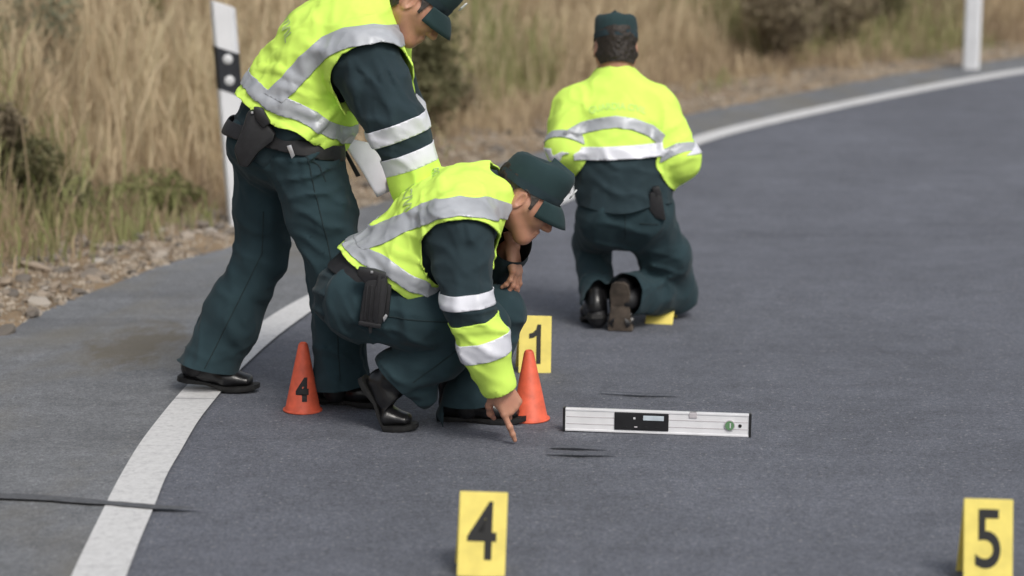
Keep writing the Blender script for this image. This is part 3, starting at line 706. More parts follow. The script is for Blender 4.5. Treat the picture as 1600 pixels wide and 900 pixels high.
def add_eyes(M, c, root):
    for s_ in (-1, 1):
        V, Fc = lathe([(0, .0122), (.004, .0115), (.008, .0092), (.011, .005), (.0122, 0)], 16); A = frame((0, 0, 1), (1, 0, 0))
        V2 = V[:, [2, 0, 1]]+np.array([.0845, s_*.033, .002]); e = build('eye', V2@M.T+np.array(c), Fc, 'eye_white', root)
        V, Fc = lathe([(0, .0126), (.003, .0124), (.0055, .0114)], 14); V2 = V[:, [2, 0, 1]]+np.array([.0848, s_*.033, .002]); build('iris', V2@M.T+np.array(c), Fc, 'iris', e)
        F = Field((.05, s_*.033-.04, -.0), (.12, s_*.033+.04, .05), .003); F.cap((.092, s_*.014, .020), (.078, s_*.050, .021), (.006, .0045), (.004, .003), U=(1, 0, 0)); V, T = F.mesh(0, 1); build('eyebrow', V@M.T+np.array(c), T, 'hair', root)
def make_cap(c, M, root, h_=.100, badge=True, tall=1.0):
    """peaked service cap: straight wall, flat rounded crown, short visor, emblem in front"""
    n = 44; V = []; Fc = []
    prof = [(1.00, .0), (1.005, .012), (1.0, .030), (1.0, .050), (.985, h_*.70), (.945, h_*.88), (.86, h_*.99), (.78, h_*1.035), (.5, h_*1.05), (.2, h_*1.055), (.001, h_*1.055)]
    def ring(s_, z, rx=.1045, ry=.0855):
        o_ = []
        for i in range(n):
            a = 2*math.pi*i/n; x = rx*math.cos(a)*s_; y = ry*math.sin(a)*s_; lift = .007*math.cos(a)*(z/h_)
            o_.append((x-.012, y, z+lift*tall+.026+.014*math.cos(a)+.0015*math.sin(a*5+z*60)))
        return o_
    for s_, z in prof: V += ring(s_, z)
    for j in range(len(prof)-1):
        for i in range(n): Fc.append((j*n+i, j*n+(i+1) % n, (j+1)*n+(i+1) % n, (j+1)*n+i))
    V = np.array(V)+.0012*np.array([1, 1, 1])*vnoise(np.array(V)*35)[:, None]
    cp = build('cap', V@M.T+np.array(c), Fc, 'cap_cloth', root)
    V = ring(1.022, .001)+ring(1.03, .014)+ring(1.026, .026); Fc = [(j*n+i, j*n+(i+1) % n, (j+1)*n+(i+1) % n, (j+1)*n+i) for j in range(2) for i in range(n)]
    build('cap_band', np.array(V)@M.T+np.array(c), Fc, 'green_jacket', cp)
    V = []; Fc = []; m_ = 20; rows = 5                         # visor
    for j in range(rows+1):
        f = j/rows
        for i in range(m_+1):
            a = R(-56)+R(112)*i/m_; bx = .112*math.cos(a)-.012; by = .0925*math.sin(a); ext = .054*max(0, math.cos(a*1.58))**.6*f
            V.append((bx+ext, by*(1+.02*f), .026+.014*math.cos(a)+.004-.046*f*f*.6-.018*f-.05*(by*by)/.0085*f*.35))
    for j in range(rows):
        for i in range(m_): a = j*(m_+1)+i; Fc.append((a, a+1, a+m_+2, a+m_+1))
    thicken(build('visor', np.array(V)@M.T+np.array(c), Fc, 'cap_cloth', cp), .004)
    if badge:
        bm = bm_prism([(-.013, .012), (0, .019), (.013, .012), (.012, -.006), (0, -.018), (-.012, -.006)], .005, .0015)
        bm.transform(Matrix.Translation((.105, 0, .026+.014+.062)) @ Matrix.Rotation(R(90), 4, 'Z')); bm.verts.index_update()
        build('cap_badge', np.array([v.co[:] for v in bm.verts])@M.T+np.array(c), [[v.index for v in f.verts] for f in bm.faces], 'badge_metal', cp, smooth=False); bm.free()
    return cp
def make_shoe(root, ankle_ground, fwd, mat='black_leather', bend=0, boot=False, L_=.29, pitch=0, sole_mat='rubber', roll_up=(0, 0, 1)):
    """origin on the ground under the ball of the foot; bend lifts the heel by turning the rear part about the ball"""
    F = Field((-.02, -.07, -.01), (L_+.03, .07, .24), .004); k_ = L_/.29
    F.cap((.040, 0, .045), (.10, 0, .050), (.034, .036), (.037, .042), k=.03); F.cap((.10, 0, .050), (.17, 0, .044), (.037, .042), (.045, .034), k=.03)
    F.cap((.17, .0, .044), (.245, .003, .034), (.045, .030), (.037, .019), k=.03); F.cap((.05, 0, .07), (.055, 0, .13), (.033, .040), (.037, .046), k=.03)
    if boot: F.cap((.055, 0, .12), (.045, 0, .20), (.040, .050), (.045, .055), k=.03)
    V, T = F.mesh(0, 1); V = V*np.array([k_, 1, 1]); V, T = clip(V, T, V[:, 2]-.010); V, T = clip(V, T, (.20 if boot else .118)-V[:, 2])
    out = []
    for x, hw in ((-.0, .020), (.01, .031), (.04, .038), (.10, .036), (.14, .040), (.18, .047), (.215, .047), (.25, .040), (.275, .026), (.287, .010)): out.append((x*k_, hw))
    pl = [(x, y) for x, y in out]+[(x, -y) for x, y in out[::-1]]
    bm = bmesh.new(); lo = []; n = len(pl)
    def zb(x): return .0065 if .085*k_ < x < .15*k_ else (.0 if x < .2*k_ else .0+.010*((x/k_-.2)/.09)**2)
    rows = []
    for z in (0, .008, .017):
        rows.append([bm.verts.new((x, y*(1.03 if z else 1), max(z, zb(x) if z == 0 else z)+(.008*((x/k_-.2)/.09)**2 if x > .2*k_ and z else 0))) for x, y in pl])
    for a in range(2):
        for i in range(n): bm.faces.new((rows[a][i], rows[a][(i+1) % n], rows[a+1][(i+1) % n], rows[a+1][i]))
    h = len(out)
    for a, r_ in ((0, rows[0]), (2, rows[2])):
        for i in range(h-1): bm.faces.new((r_[i], r_[i+1], r_[n-2-i], r_[n-1-i]))
    bmesh.ops.recalc_face_normals(bm, faces=bm.faces); bm.verts.index_update(); SV = np.array([v.co[:] for v in bm.verts]); SF = [[v.index for v in f.verts] for f in bm.faces]; bm.free()
    laces = []
    if boot:
        for q in range(6):
            s_ = q/5; x = .150-.075*s_; z = .082+.10*s_; Fl = Field((x-.03, -.045, z-.03), (x+.03, .045, z+.03), .0035)
            Fl.cap((x+.004, -.024, z-.004), (x+.012, 0, z+.004), .0038, .0038, k=.004); Fl.cap((x+.012, 0, z+.004), (x+.004, .024, z-.004), .0038, .0038, k=.004); laces.append(Fl.mesh(0, 0))
    bx = .195*k_; cb = R(bend)
    def deform(p):
        p = p.copy(); w_ = np.clip((bx-p[:, 0])/.07, 0, 1); w_ = w_*w_*(3-2*w_); a = cb*w_; px = p[:, 0]-bx; pz = p[:, 2]-.008
        q = p.copy(); q[:, 0] = px*np.cos(a)+pz*np.sin(a); q[:, 2] = -px*np.sin(a)+pz*np.cos(a)+.008
        return q
    M = frame(fwd, roll_up); g = np.array(ankle_ground)
    tr = lambda p: deform(p)@M.T+g
    o = build('boot' if boot else 'shoe', tr(V), T, mat, root); so = build('sole', tr(SV), SF, sole_mat, o, smooth=False)
    if laces: lv_, lt_ = join(laces); build('lacing', tr(lv_), lt_, 'nylon', o)
    return o
def sock(a, b, root):
    F = Field(*limits([a, b], .09), .008); F.cap(a, b, .048, .041); V, T = F.mesh(0, 1); return build('sock', V, T, 'nylon', root)
def wrap_text(s, target, centre, right, up, size, root, mat='lettering_ink', arc=0, off=.0025, spacing=1.1):
    """letters laid on the cloth: every point is carried along the view normal on to the vest"""
    bm = text_mesh(s, size, size*.02, 0, spacing, 2); me = target.data; bvh = BVHTree.FromPolygons([v.co[:] for v in me.vertices], [p.vertices[:] for p in me.polygons])
    r = target
    while r.parent is not None: r = r.parent
    L0 = ROOTLOC[r]; right = nrm(right); up = np.array(up, float); up = nrm(up-right*(up@right)); nn = np.cross(right, up); c = np.array(centre)-L0; V = []; bm.verts.index_update(); ok = []
    for v in bm.verts:
        x, y = v.co.x, v.co.y
        if arc: th = x/arc; x, y = (arc+y)*math.sin(th), (arc+y)*math.cos(th)-arc
        p = c+right*x+up*y; h_ = bvh.ray_cast(Vector(p+nn*.35), Vector(-nn), .6); ok.append(h_[0] is not None)
        V.append(np.array(h_[0])+np.array(h_[1])*off if h_[0] is not None else p)
    Fc = [[v.index for v in f.verts] for f in bm.faces if all(ok[v.index] for v in f.verts)]; bm.free()
    return build('lettering', np.array(V)+L0, Fc, mat, root)
def gadget(name, px, Y, th, mat, root, bev=.006):   # a small solid on the belt, outline measured in the picture plane at its own depth
    q = np.array([P(u, v, Y) for u, v in px]); c = q.mean(0); bm = bm_prism([(a[0]-c[0], a[2]-c[2]) for a in q], th, bev, 2)
    bm.transform(Matrix.Translation(Vector(c))); bm.verts.index_update(); o = build(name, [v.co[:] for v in bm.verts], [[v.index for v in f.verts] for f in bm.faces], mat, root, smooth=False); bm.free(); return auto_smooth(o, 40)
PP = lambda lst: [P(*a) for a in lst]

def vnormals(V, T):
    n = np.cross(V[T[:, 1]]-V[T[:, 0]], V[T[:, 2]]-V[T[:, 0]]); A = np.zeros_like(V)
    for k in range(3):
        for q in range(3): A[:, q] += np.bincount(T[:, k], n[:, q], len(V))
    return A/np.maximum(np.linalg.norm(A, axis=1), 1e-9)[:, None]
def shellpart(Fd, iso, fns, name, mat, root, th=.004, loose=None):
    V, T = Fd.mesh(iso, 1); nn = vnormals(V, T)
    if loose: L0 = loose(V)
    for f in fns:
        val = f(V)
        if loose:                     # carry the normals and the looseness through the cut
            W, T2 = clip(np.hstack([V, nn, L0[:, None]]), T, val); V, nn, L0 = W[:, :3], W[:, 3:6], W[:, 6]; T = T2
        else: V, T = clip(V, T, val)
    if loose: V = V+nn*L0[:, None]
    return thicken(build(name, V, T, mat, root), th)
def drape(hemf):                      # the vest stands off the body towards its hem and falls in loose folds
    def f(p):
        rg = (1-np.abs(vnoise(p*np.array([9, 9, 9])+vnoise(p*5.)[:, None]*.7+61)))**4; rg2 = (1-np.abs(vnoise(p*15+71)))**4
        return .004+.016*np.exp(-np.maximum(hemf(p), 0)/.06)*(.7+.5*vnoise(p*8+5))+.007*rg+.004*rg2+.004*vnoise(p*6+9)
    return f

# ------------------------------------------------------------------ officer bending forward
rt_ = thing('person', G(430, 625), 'standing officer bending forward, papers in hand, straddling the white line', 'person', 'officers in green uniform and yellow vests')
hipR, thR, knR, shR, anR = PP([(478, 252, 6.15), (503, 335, 6.13), (526, 425, 6.12), (530, 515, 6.13), (533, 606, 6.14)])
hipL, thL, knL, shL, anL = PP([(418, 250, 6.35), (414, 325, 6.36), (410, 398, 6.37), (364, 492, 6.36), (320, 585, 6.35)])
W0, W1, W2, W3, W4, NK = PP([(428, 228, 6.25), (443, 196, 6.25), (474, 142, 6.25), (513, 82, 6.25), (556, 38, 6.25), (596, 8, 6.25)])
SR, ER, WR = PP([(570, 98, 6.04), (616, 188, 5.98), (657, 296, 5.99)]); SL, EL, WL = PP([(584, 84, 6.45), (616, 172, 6.56), (634, 250, 6.47)])
lat = (0, 1, 0)
FT = Field(*limits([hipR, hipL, anR, anL, W1, knR, shL], .2), .0085)
FT.cap(hipR+[-.015, .02, .02], hipL+[.02, -.02, .02], .112, .108, k=.04); FT.cap(P(408, 222, 6.20), P(405, 222, 6.32), .096, .096, k=.05); FT.cap(W0, W1, (.155, .125), (.155, .125), lat, .05)
FT.chain([hipR, thR, knR, shR, anR, anR+[.0, 0, -.08]], [.116, .102, .090, .084, .092, .094], k=.03); FT.chain([hipL, thL, knL, shL, anL, anL+nrm(anL-shL)*.08], [.110, .094, .082, .092, .096, .097], k=.03)
FT.folds(.005, (7, 7, 5), [(P(490, 270, 6.02), .11, (-.2, 0, 1), 17, .006), (knR, .16, (.3, 0, 1), 9, .006), (P(500, 350, 6.0), .10, (.5, 0, 1), 10, .006), (knL, .12, (.5, 0, 1), 13, .008), (shL, .2, (.9, 0, .3), 7, .007), (P(535, 560, 6.05), .16, (.4, 0, 1), 8, .007), (anL, .14, (.5, 0, 1), 10, .005)])
V, T = FT.mesh(0, 1)
V, T = clip(V, T, np.where(V[:, 0] > (anR[0]+anL[0])/2, V[:, 2]-(anR[2]+.010)-.12*(V[:, 0]-anR[0]), (V-(anL+nrm(anL-shL)*-.030))@nrm(shL-anL+np.array([-.05, 0, 0]))))
V, T = clip(V, T, (W1+nrm(W2-W1)*.03-V)@nrm(W2-W1))
tr_ = build('trousers', V, T, 'green_cloth', rt_)
def seam(Fd, px, root, name='seam', w_=.0022, ycut=None):
    """a stitched seam: a raised ribbon carried on to the cloth along its measured course"""
    me = root.data; L0 = ROOTLOC[rt_]; bvh = BVHTree.FromPolygons([v.co[:] for v in me.vertices], [p.vertices[:] for p in me.polygons]); line = np.array(PP(px))-L0
    sl0 = np.concatenate([[0], np.cumsum(np.linalg.norm(np.diff(line, axis=0), axis=1))]); ss = np.arange(0, sl0[-1], .012); C = []
    for q in np.column_stack([np.interp(ss, sl0, line[:, k]) for k in range(3)]):
        h = bvh.ray_cast(Vector((q[0], q[1]-.3, q[2])), Vector((0, 1, 0)), .7)
        if h[0] is not None: C.append((np.array(h[0]), np.array(h[1])*(1 if h[1].y < 0 else -1)))
    V = []; F = []; n = len(C)
    for k in range(n):
        t_ = nrm(C[min(k+1, n-1)][0]-C[max(k-1, 0)][0]); sd_ = nrm(np.cross(t_, C[k][1])); c0 = C[k][0]
        for a, b_ in ((-1, .0004), (0, .0028), (1, .0004)): V.append(c0+sd_*a*w_+C[k][1]*b_+L0)
        if k: b0_ = 3*k; F += [(b0_-3, b0_-2, b0_+1, b0_), (b0_-2, b0_-1, b0_+2, b0_+1)]
    return build(name, V, F, 'seam_thread', root)
seam(FT, [(476, 236, 6.0), (490, 300, 6.0), (508, 370, 6.0), (522, 440, 6.0), (525, 520, 6.0), (529, 600, 6.0)], tr_, ycut=6.10)
seam(FT, [(412, 330, 6.26), (408, 398, 6.26), (362, 492, 6.26), (318, 580, 6.26)], tr_, ycut=6.33); seam(FT, [(470, 243, 6.0), (497, 262, 6.0), (508, 290, 6.0)], tr_, 'pocket_edge', .003, 6.10)
FJ = Field(*limits([W0, NK, SR, ER, WR, SL, EL, WL], .2), .0078)
spA = nrm(W3-W1); front = np.cross(lat, spA)
FJ.chain([W0, W1, W2, W3, W4], [(.168, .142), (.166, .138), (.182, .145), (.198, .140), (.175, .112)], lat, .05); FJ.cap(W4, NK, (.13, .09), (.072, .072), lat, .05)
FJ.chain([W4+[0, -.05, 0], SR, (SR+ER)/2, ER, WR], [.10, .102, .094, .086, .078], k=.04); FJ.chain([W4+[0, .05, 0], SL, (SL+EL)/2, EL, WL], [.10, .104, .098, .088, .078], k=.04)
FJ.cap(P(480, 200, 6.12), P(505, 190, 6.3), .07, .07, k=.07)     # cloth hanging at the belly
FJ.folds(.0045, (8, 8, 8), [(P(470, 170, 6.08), .10, (.1, 0, 1), 12, .007), (P(490, 195, 6.08), .10, (-.5, 0, 1), 10, .008), ((SR+ER)/2+[0, -.08, 0], .10, (.8, 0, .5), 13, .007), (ER+[0, -.06, 0], .09, (.3, 0, 1), 15, .006), (P(440, 110, 6.1), .14, (.5, 0, 1), 7, .004), (P(560, 130, 5.94), .08, (.9, 0, .35), 12, .007), (P(625, 210, 5.9), .08, (.5, 0, .9), 14, .005), (P(380, 185, 6.2), .1, (.2, 0, 1), 16, .006), (P(480, 60, 6.1), .14, (1, 0, .3), 6, .003)])
hemA = P(447, 186, 6.25); hn = nrm(np.cross(lat, P(527, 231, 6.25)-P(372, 150, 6.25))); hn = hn if hn[2] > 0 else -hn
fa = nrm(WR-ER); fl = nrm(WL-EL)
V, T = FJ.mesh(0, 1); V, T = clip(V, T, np.where(seg_dist(V, ER, WR+fa*.1) < .11, (WR+fa*.02-V)@fa, 1)); V, T = clip(V, T, np.where(seg_dist(V, EL+fl*.06, WL+fl*.1) < .11, (WL+fl*.02-V)@fl, 1)); V, T = clip(V, T, np.linalg.norm(V-(NK+spA*.05), axis=1)-.062); V, T = clip(V, T, (V-W0-spA*-.05)@spA)
jk = build('jacket', V, T, 'green_jacket', rt_)
hem = lambda p: (p-hemA)@hn+.006*np.sin(p[:, 0]*31)
armA = lambda p: np.minimum(limb(p, SR+nrm(ER-SR)*.055+[0, -.03, 0], ER, WR)-.128, limb(p, SL+nrm(EL-SL)*.03+[0, .03, 0], EL, WL)-.132)
neckA = lambda p: np.linalg.norm(p-(NK+spA*.03), axis=1)-.098
vest = shellpart(FJ, .012, [hem, armA, neckA], 'vest', 'hi_viz', rt_, .005, drape(hem))
shellpart(FJ, .0155, [hem, armA, lambda p: hem(p)-.036, lambda p: .088-hem(p)], 'reflective_band', 'reflective', vest, .003, drape(hem))
bandA = PP([(425, 158, 6.07), (452, 132, 6.05), (482, 98, 6.05), (512, 72, 6.05), (545, 58, 6.05), (585, 52, 6.05), (625, 58, 6.05)])
shellpart(FJ, .0162, [hem, neckA, armA, lambda p: .030-poly_dist2(p, bandA), lambda p: hem(p)-.07], 'reflective_band', 'reflective', vest, .003, drape(hem))
arm_only = lambda p: .125-seg_dist(p, SR, WR+fa*.1)
def sleeve(Fd, e, wv, name, mat, root, t0, t1, iso, arm, tilt=0, ax=None):
    ax = nrm(wv-e) if ax is None else ax; L_ = (wv-e)@ax
    return shellpart(Fd, iso, [lambda p: .13-seg_dist(p, e, wv+ax*.1), lambda p: (p-e)@ax-t0*L_, lambda p: t1*L_-(p-e)@ax], name, mat, root, .003)
sleeve(FJ, ER, WR, 'sleeve_band', 'reflective_white', jk, .02, .25, .004, None); sleeve(FJ, ER, WR, 'sleeve_band', 'reflective_white', jk, .44, .67, .0045, None); sleeve(FJ, ER, WR, 'cuff', 'hi_viz', jk, .65, 1.08, .0035, None)
sleeve(FJ, EL, WL, 'sleeve_band', 'reflective_white', jk, .02, .25, .004, None); sleeve(FJ, EL, WL, 'sleeve_band', 'reflective_white', jk, .44, .67, .0045, None); sleeve(FJ, EL, WL, 'cuff', 'hi_viz', jk, .65, 1.08, .0035, None)
hc = P(652, 6, 6.2); hf = (.66, -.12, -.74); hu = (.75, 0, .66)
hd, Fh, Mh = make_head(hc, hf, hu, NK+spA*-.04)
hR = make_hand(WR+fa*.0, nrm(fa+[.1, 0, 0]), (-.2, -1, .1), 1, [(15, 20, 12), (18, 24, 14), (22, 26, 14), (26, 28, 14)])
hL = make_hand(WL+fl*.0, nrm(fl+np.array([-.55, -.1, 0])), (-.3, 1, .2), -1, [(35, 45, 25)]*4, tcurl=(15, 20))
FB = Field(*limits([W0, NK, SR, WR, SL, WL, hipR, anR, anL], .16), .014)   # the body under the clothes
FB.chain([W0, W1, W2, W3, W4, NK], [(.13, .1), (.13, .1), (.14, .105), (.16, .105), (.13, .085), .055], lat, .05); FB.cap(hipR, hipL, .085, .085)
for ch in ([W4, SR, ER, WR], [W4, SL, EL, WL]): FB.chain(ch, [.06, .06, .05, .032], k=.03)
for ch in ([hipR, thR, knR, shR], [hipL, thL, knL, shL]): FB.chain(ch, [.09, .08, .06, .045], k=.03)
for a_, b_ in ((shR, anR+[-.02, 0, -.01]), (shL, anL+[-.03, 0, .03])): sock(a_, b_, rt_)
build('body', *join([hd, hR, hL, FB.mesh(0, 1)]), 'skin', rt_)
add_hair(Fh, Mh, hc, rt_); add_eyes(Mh, hc, rt_); make_cap(hc, Mh, rt_)
FC = Field(*limits([NK, W4], .16), .006); FC.cap(NK+spA*-.02, NK+spA*.035, (.078, .074), (.070, .066), lat, .02); V, T = FC.mesh(0, 1); V, T = clip(V, T, (NK+spA*.055-V)@nrm(spA+np.array([.25, 0, 0]))); V, T = clip(V, T, np.linalg.norm(V-(NK+spA*.09), axis=1)-.064); build('collar', V, T, 'green_jacket', jk)
g = G(362, 616); make_shoe(rt_, np.array([g[0], 6.35, 0.010]), (1, -.12, 0), bend=9, L_=.285)
g = G(560, 637); make_shoe(rt_, np.array([P(560, 637, 6.14)[0]+.03, 6.14, 0.008]), (1, -.35, 0), L_=.285)
FBt = Field(*limits([W0, W1, hipR, hipL], .24), .009); FBt.chain([W0, W1], [(.168, .142), (.166, .138)], lat, .05); FBt.cap(hipR+[-.01, .02, .02], hipL+[.02, -.02, .02], .125, .118, k=.05); FBt.cap(P(405, 225, 6.20), P(402, 225, 6.32), .105, .105, k=.06)
bc = P(440, 212, 6.25); bn = nrm(spA+np.array([-.35, 0, 0])); shellpart(FBt, .012, [lambda p: .024-np.abs((p-bc)@bn)], 'belt', 'nylon', rt_, .004)
hol = gadget('holster', [(388, 172), (404, 170), (420, 195), (432, 208), (428, 220), (404, 238), (388, 262), (374, 258), (366, 232), (378, 205)], 6.055, .05, 'nylon', rt_, .012)
gadget('pistol_grip', [(396, 166), (410, 168), (424, 192), (412, 200), (400, 186)], 6.035, .03, 'gun_black', hol, .008); gadget('press_stud', [(392, 174), (396, 174), (396, 178), (392, 178)], 6.026, .008, 'steel', hol, .002)
gadget('key_clip', [(448, 228), (455, 226), (461, 243), (456, 248)], 6.02, .008, 'steel', rt_, .002)
wrap_text('GUARDIA CIVIL', vest, W3+spA*.03, (0, -1, 0), spA, .050, vest, arc=.30, spacing=1.0); wrap_text('TRAFICO', vest, W3+spA*.14, (0, -1, 0), spA, .034, vest, spacing=1.0)

# papers in the bending officer's left hand
def sheet_of_paper(name, corners, label, cat, mat, curl, th=.0016):
    c = [np.array(q) for q in corners]; n = 10; V = []; F = []; nn = nrm(np.cross(c[1]-c[0], c[3]-c[0]))
    for i in range(n+1):
        for j in range(n+1):
            a, b_ = i/n, j/n; p = c[0]*(1-a)*(1-b_)+c[1]*a*(1-b_)+c[2]*a*b_+c[3]*(1-a)*b_; V.append(p+nn*curl*math.sin(math.pi*a)*(.4+.6*b_))
    for i in range(n):
        for j in range(n): k = i*(n+1)+j; F.append((k, k+1, k+n+2, k+n+1))
    r_ = thing(name, V[0], label, cat); o = build('sheet', V, F, mat, r_); thicken(o, th); return r_
pp = sheet_of_paper('paper_sheets', [P(529, 213, 6.30), P(589, 308, 6.36), P(622, 292, 6.44), P(580, 224, 6.40)], 'white paper sheets hanging from the bending officer\'s hand', 'paper', 'paper', .012)
q = PP([(527, 219, 6.285), (534, 222, 6.285), (564, 274, 6.30), (557, 276, 6.30)]); c_ = np.mean(q, 0); bm = bm_prism([(a[0]-c_[0], a[2]-c_[2]) for a in q], .012, .002); bm.transform(Matrix.Translation(Vector(c_))); build_bm('clip_bar', bm, 'dark_plastic', pp)

# ------------------------------------------------------------------ officer crouching and pointing at the road
rt_ = thing('person', G(700, 668), 'crouching officer pointing one finger at the road beside a cone', 'person', 'officers in green uniform and yellow vests')
hipR, knR, anR = PP([(566, 478, 5.82), (752, 505, 5.79), (612, 588, 5.84)]); hipL, knL, anL = PP([(578, 470, 6.02), (778, 492, 5.98), (735, 622, 5.93)])
W0, W1, W2, W3, W4, NK = PP([(560, 452, 5.92), (594, 430, 5.92), (648, 399, 5.92), (696, 354, 5.92), (734, 325, 5.92), (770, 306, 5.92)])
SR, ER, WR = PP([(718, 366, 5.72), (732, 476, 5.63), (779, 600, 5.66)]); SL, EL, WL = PP([(742, 362, 6.12), (752, 432, 6.2), (800, 384, 5.98)])
FT = Field(*limits([hipR, hipL, anR, anL, W1, knR, knL, P(500, 480, 5.9)], .17), .008)
FT.cap(hipR+[0, .03, 0], hipL+[0, -.03, 0], .110, .110, k=.05); FT.cap(P(548, 462, 5.84), P(548, 462, 6.0), .085, .085, k=.05); FT.cap(W0, W1, (.15, .11), (.15, .11), lat, .05)
thRm = (hipR+knR)/2+[0, -.01, -.005]
FT.chain([hipR, thRm, knR], [.112, .098, .080], k=.035); FT.chain([knR, (knR+anR)/2+[0.01, 0, -.02], anR+[.02, 0, .012]], [.072, .074, .078], k=.012); FT.cap(anR+[.02, 0, .012], anR+[.09, 0, -.055], .070, .050, k=.04)
FT.chain([hipL, (hipL+knL)/2+[0, 0, .01], knL], [.11, .098, .082], k=.03); FT.chain([knL, (knL+anL)/2, anL, anL+nrm(anL-knL)*.06], [.076, .078, .080, .080], k=.02)
FT.folds(.0045, (7, 7, 7), [(P(640, 530, 5.72), .13, (.35, 0, 1), 13, .007), (P(700, 500, 5.7), .11, (-.5, 0, 1), 12, .006), (P(640, 590, 5.75), .12, (.3, 0, 1), 13, .007), (P(560, 500, 5.75), .09, (1, 0, .5), 14, .006), (P(785, 540, 5.9), .10, (.1, 0, 1), 11, .005)])
V, T = FT.mesh(0, 1)
nearA = seg_dist(V, knR, anR+[.09, 0, -.055]) < .13
hcut = P(660, 628, 5.8)
V, T = clip(V, T, np.where((V[:, 0] < P(690, 600, 5.8)[0]) & (V[:, 1] < 5.935) & (V[:, 2] < P(600, 560, 5.8)[2]), np.minimum((V-P(628, 610, 5.8))@nrm(np.array([.72, 0, .70])), 1), 1))
V, T = clip(V, T, np.where((V[:, 2] < anL[2]+.06) & (V[:, 0] > P(692, 600, 5.9)[0]), V[:, 2]-(anL[2]-.012), 1))
V, T = clip(V, T, np.where(np.linalg.norm(V-W1, axis=1) < .19, (W1+nrm(W2-W1)*.02-V)@nrm(W2-W1), 1)); tr_ = build('trousers', V, T, 'green_cloth', rt_)
seam(FT, [(575, 492, 5.7), (640, 498, 5.7), (700, 503, 5.7), (745, 510, 5.7)], tr_, ycut=5.78); seam(FT, [(735, 530, 5.72), (680, 575, 5.72), (640, 605, 5.72)], tr_, ycut=5.80)
FJ = Field(*limits([W0, NK, SR, ER, WR, SL, EL, WL, P(505, 470, 5.9)], .18), .0075)
spB = nrm(W3-W1)
FJ.chain([W0, W1, W2, W3, W4], [(.158, .098), (.160, .104), (.178, .118), (.196, .130), (.175, .118)], lat, .05); FJ.cap(W4, NK, (.13, .092), (.075, .07), lat, .05)
FJ.cap(P(528, 462, 5.84), P(528, 462, 6.0), .062, .062, k=.07); FJ.cap(P(516, 480, 5.86), P(516, 480, 5.98), .034, .034, k=.05)
FJ.chain([W4+[-.03, -.06, 0], SR, (SR+ER)/2, ER, (ER+WR)/2, WR], [.096, .094, .078, .070, .067, .050], k=.035); FJ.chain([W4+[0, .06, 0], SL, (SL+EL)/2, EL, WL], [.10, .10, .088, .078, .064], k=.035)
FJ.cap(P(640, 425, 5.82), P(668, 418, 5.98), .055, .055, k=.08)
FJ.folds(.004, (8, 8, 8), [(P(640, 405, 5.74), .11, (.3, 0, 1), 11, .007), ((SR+ER)/2+[0, -.07, 0], .10, (.6, 0, .8), 12, .006), (ER+[0, -.05, 0], .10, (.1, 0, 1), 15, .006), ((ER+WR)/2+[0, -.05, 0], .09, (.5, 0, 1), 14, .005), (P(700, 380, 5.63), .08, (.9, 0, .4), 13, .006), (P(740, 420, 5.6), .08, (-.5, 0, .9), 13, .006), (P(520, 460, 5.82), .09, (.2, 0, 1), 15, .007), (P(640, 320, 5.8), .12, (.6, 0, .8), 7, .003), (P(700, 285, 5.85), .12, (1, 0, .2), 7, .003)])
fa = nrm(WR-ER); fl = nrm(WL-EL)
V, T = FJ.mesh(0, 1); V, T = clip(V, T, np.where(seg_dist(V, ER, WR+fa*.1) < .1, (WR+fa*.02-V)@fa, 1)); V, T = clip(V, T, np.where(seg_dist(V, EL+fl*.06, WL+fl*.1) < .1, (WL+fl*.015-V)@fl, 1))
V, T = clip(V, T, np.linalg.norm(V-(NK+nrm(NK-W4)*.05), axis=1)-.062); jk = build('jacket', V, T, 'green_jacket', rt_)
ha, hb_ = P(536, 392, 5.92), P(690, 462, 5.92); hn = nrm(np.cross(lat, hb_-ha)); hn = hn if hn[2] > 0 else -hn
hem = lambda p: (p-ha)@hn+.005*np.sin(p[:, 0]*37)
armB = lambda p: np.minimum(limb(p, SR+nrm(ER-SR)*.055+[0, -.03, 0], ER, WR)-.122, limb(p, SL+nrm(EL-SL)*.03+[0, .03, 0], EL, WL)-.124)
nkd = nrm(NK-W4); neckB = lambda p: np.linalg.norm(p-(NK+nkd*.03), axis=1)-.090
vest = shellpart(FJ, .012, [hem, armB, neckB], 'vest', 'hi_viz', rt_, .005, drape(hem))
shellpart(FJ, .0155, [hem, armB, lambda p: hem(p)-.020, lambda p: .066-hem(p)], 'reflective_band', 'reflective', vest, .003, drape(hem))
bandB = PP([(556, 388, 5.74), (600, 370, 5.74), (640, 347, 5.74), (680, 324, 5.74), (720, 316, 5.74), (760, 322, 5.74), (790, 335, 5.74)])
shellpart(FJ, .0162, [hem, neckB, armB, lambda p: .024-poly_dist2(p, bandB), lambda p: hem(p)-.055], 'reflective_band', 'reflective', vest, .003, drape(hem))
sleeve(FJ, SR, ER, 'sleeve_band', 'reflective_white', jk, .80, 1.02, .004, None, ax=nrm(np.array([.10, 0, -1]))*1.0)
axf = nrm(WR-ER+np.array([-.03, 0, 0])); Lf = (WR-ER)@axf
shellpart(FJ, .0035, [lambda p: .12-seg_dist(p, ER, WR+fa*.1), lambda p: (p-ER)@axf-.045], 'cuff', 'hi_viz', jk, .003)
V0, T0 = FJ.mesh(.0035, 1)
shellpart(FJ, .006, [lambda p: .12-seg_dist(p, ER, WR+fa*.1), lambda p: (p-ER)@axf-.105, lambda p: .165-(p-ER)@axf], 'sleeve_band', 'reflective_white', jk, .003)
o = [c for c in jk.children if c.name.startswith('cuff')][0]; V = np.array([v.co[:] for v in o.data.vertices])+ROOTLOC[rt_]; T = np.array([p.vertices[:] for p in o.data.polygons]); V, T = clip(V, T, (WR+fa*.022-V)@fa)
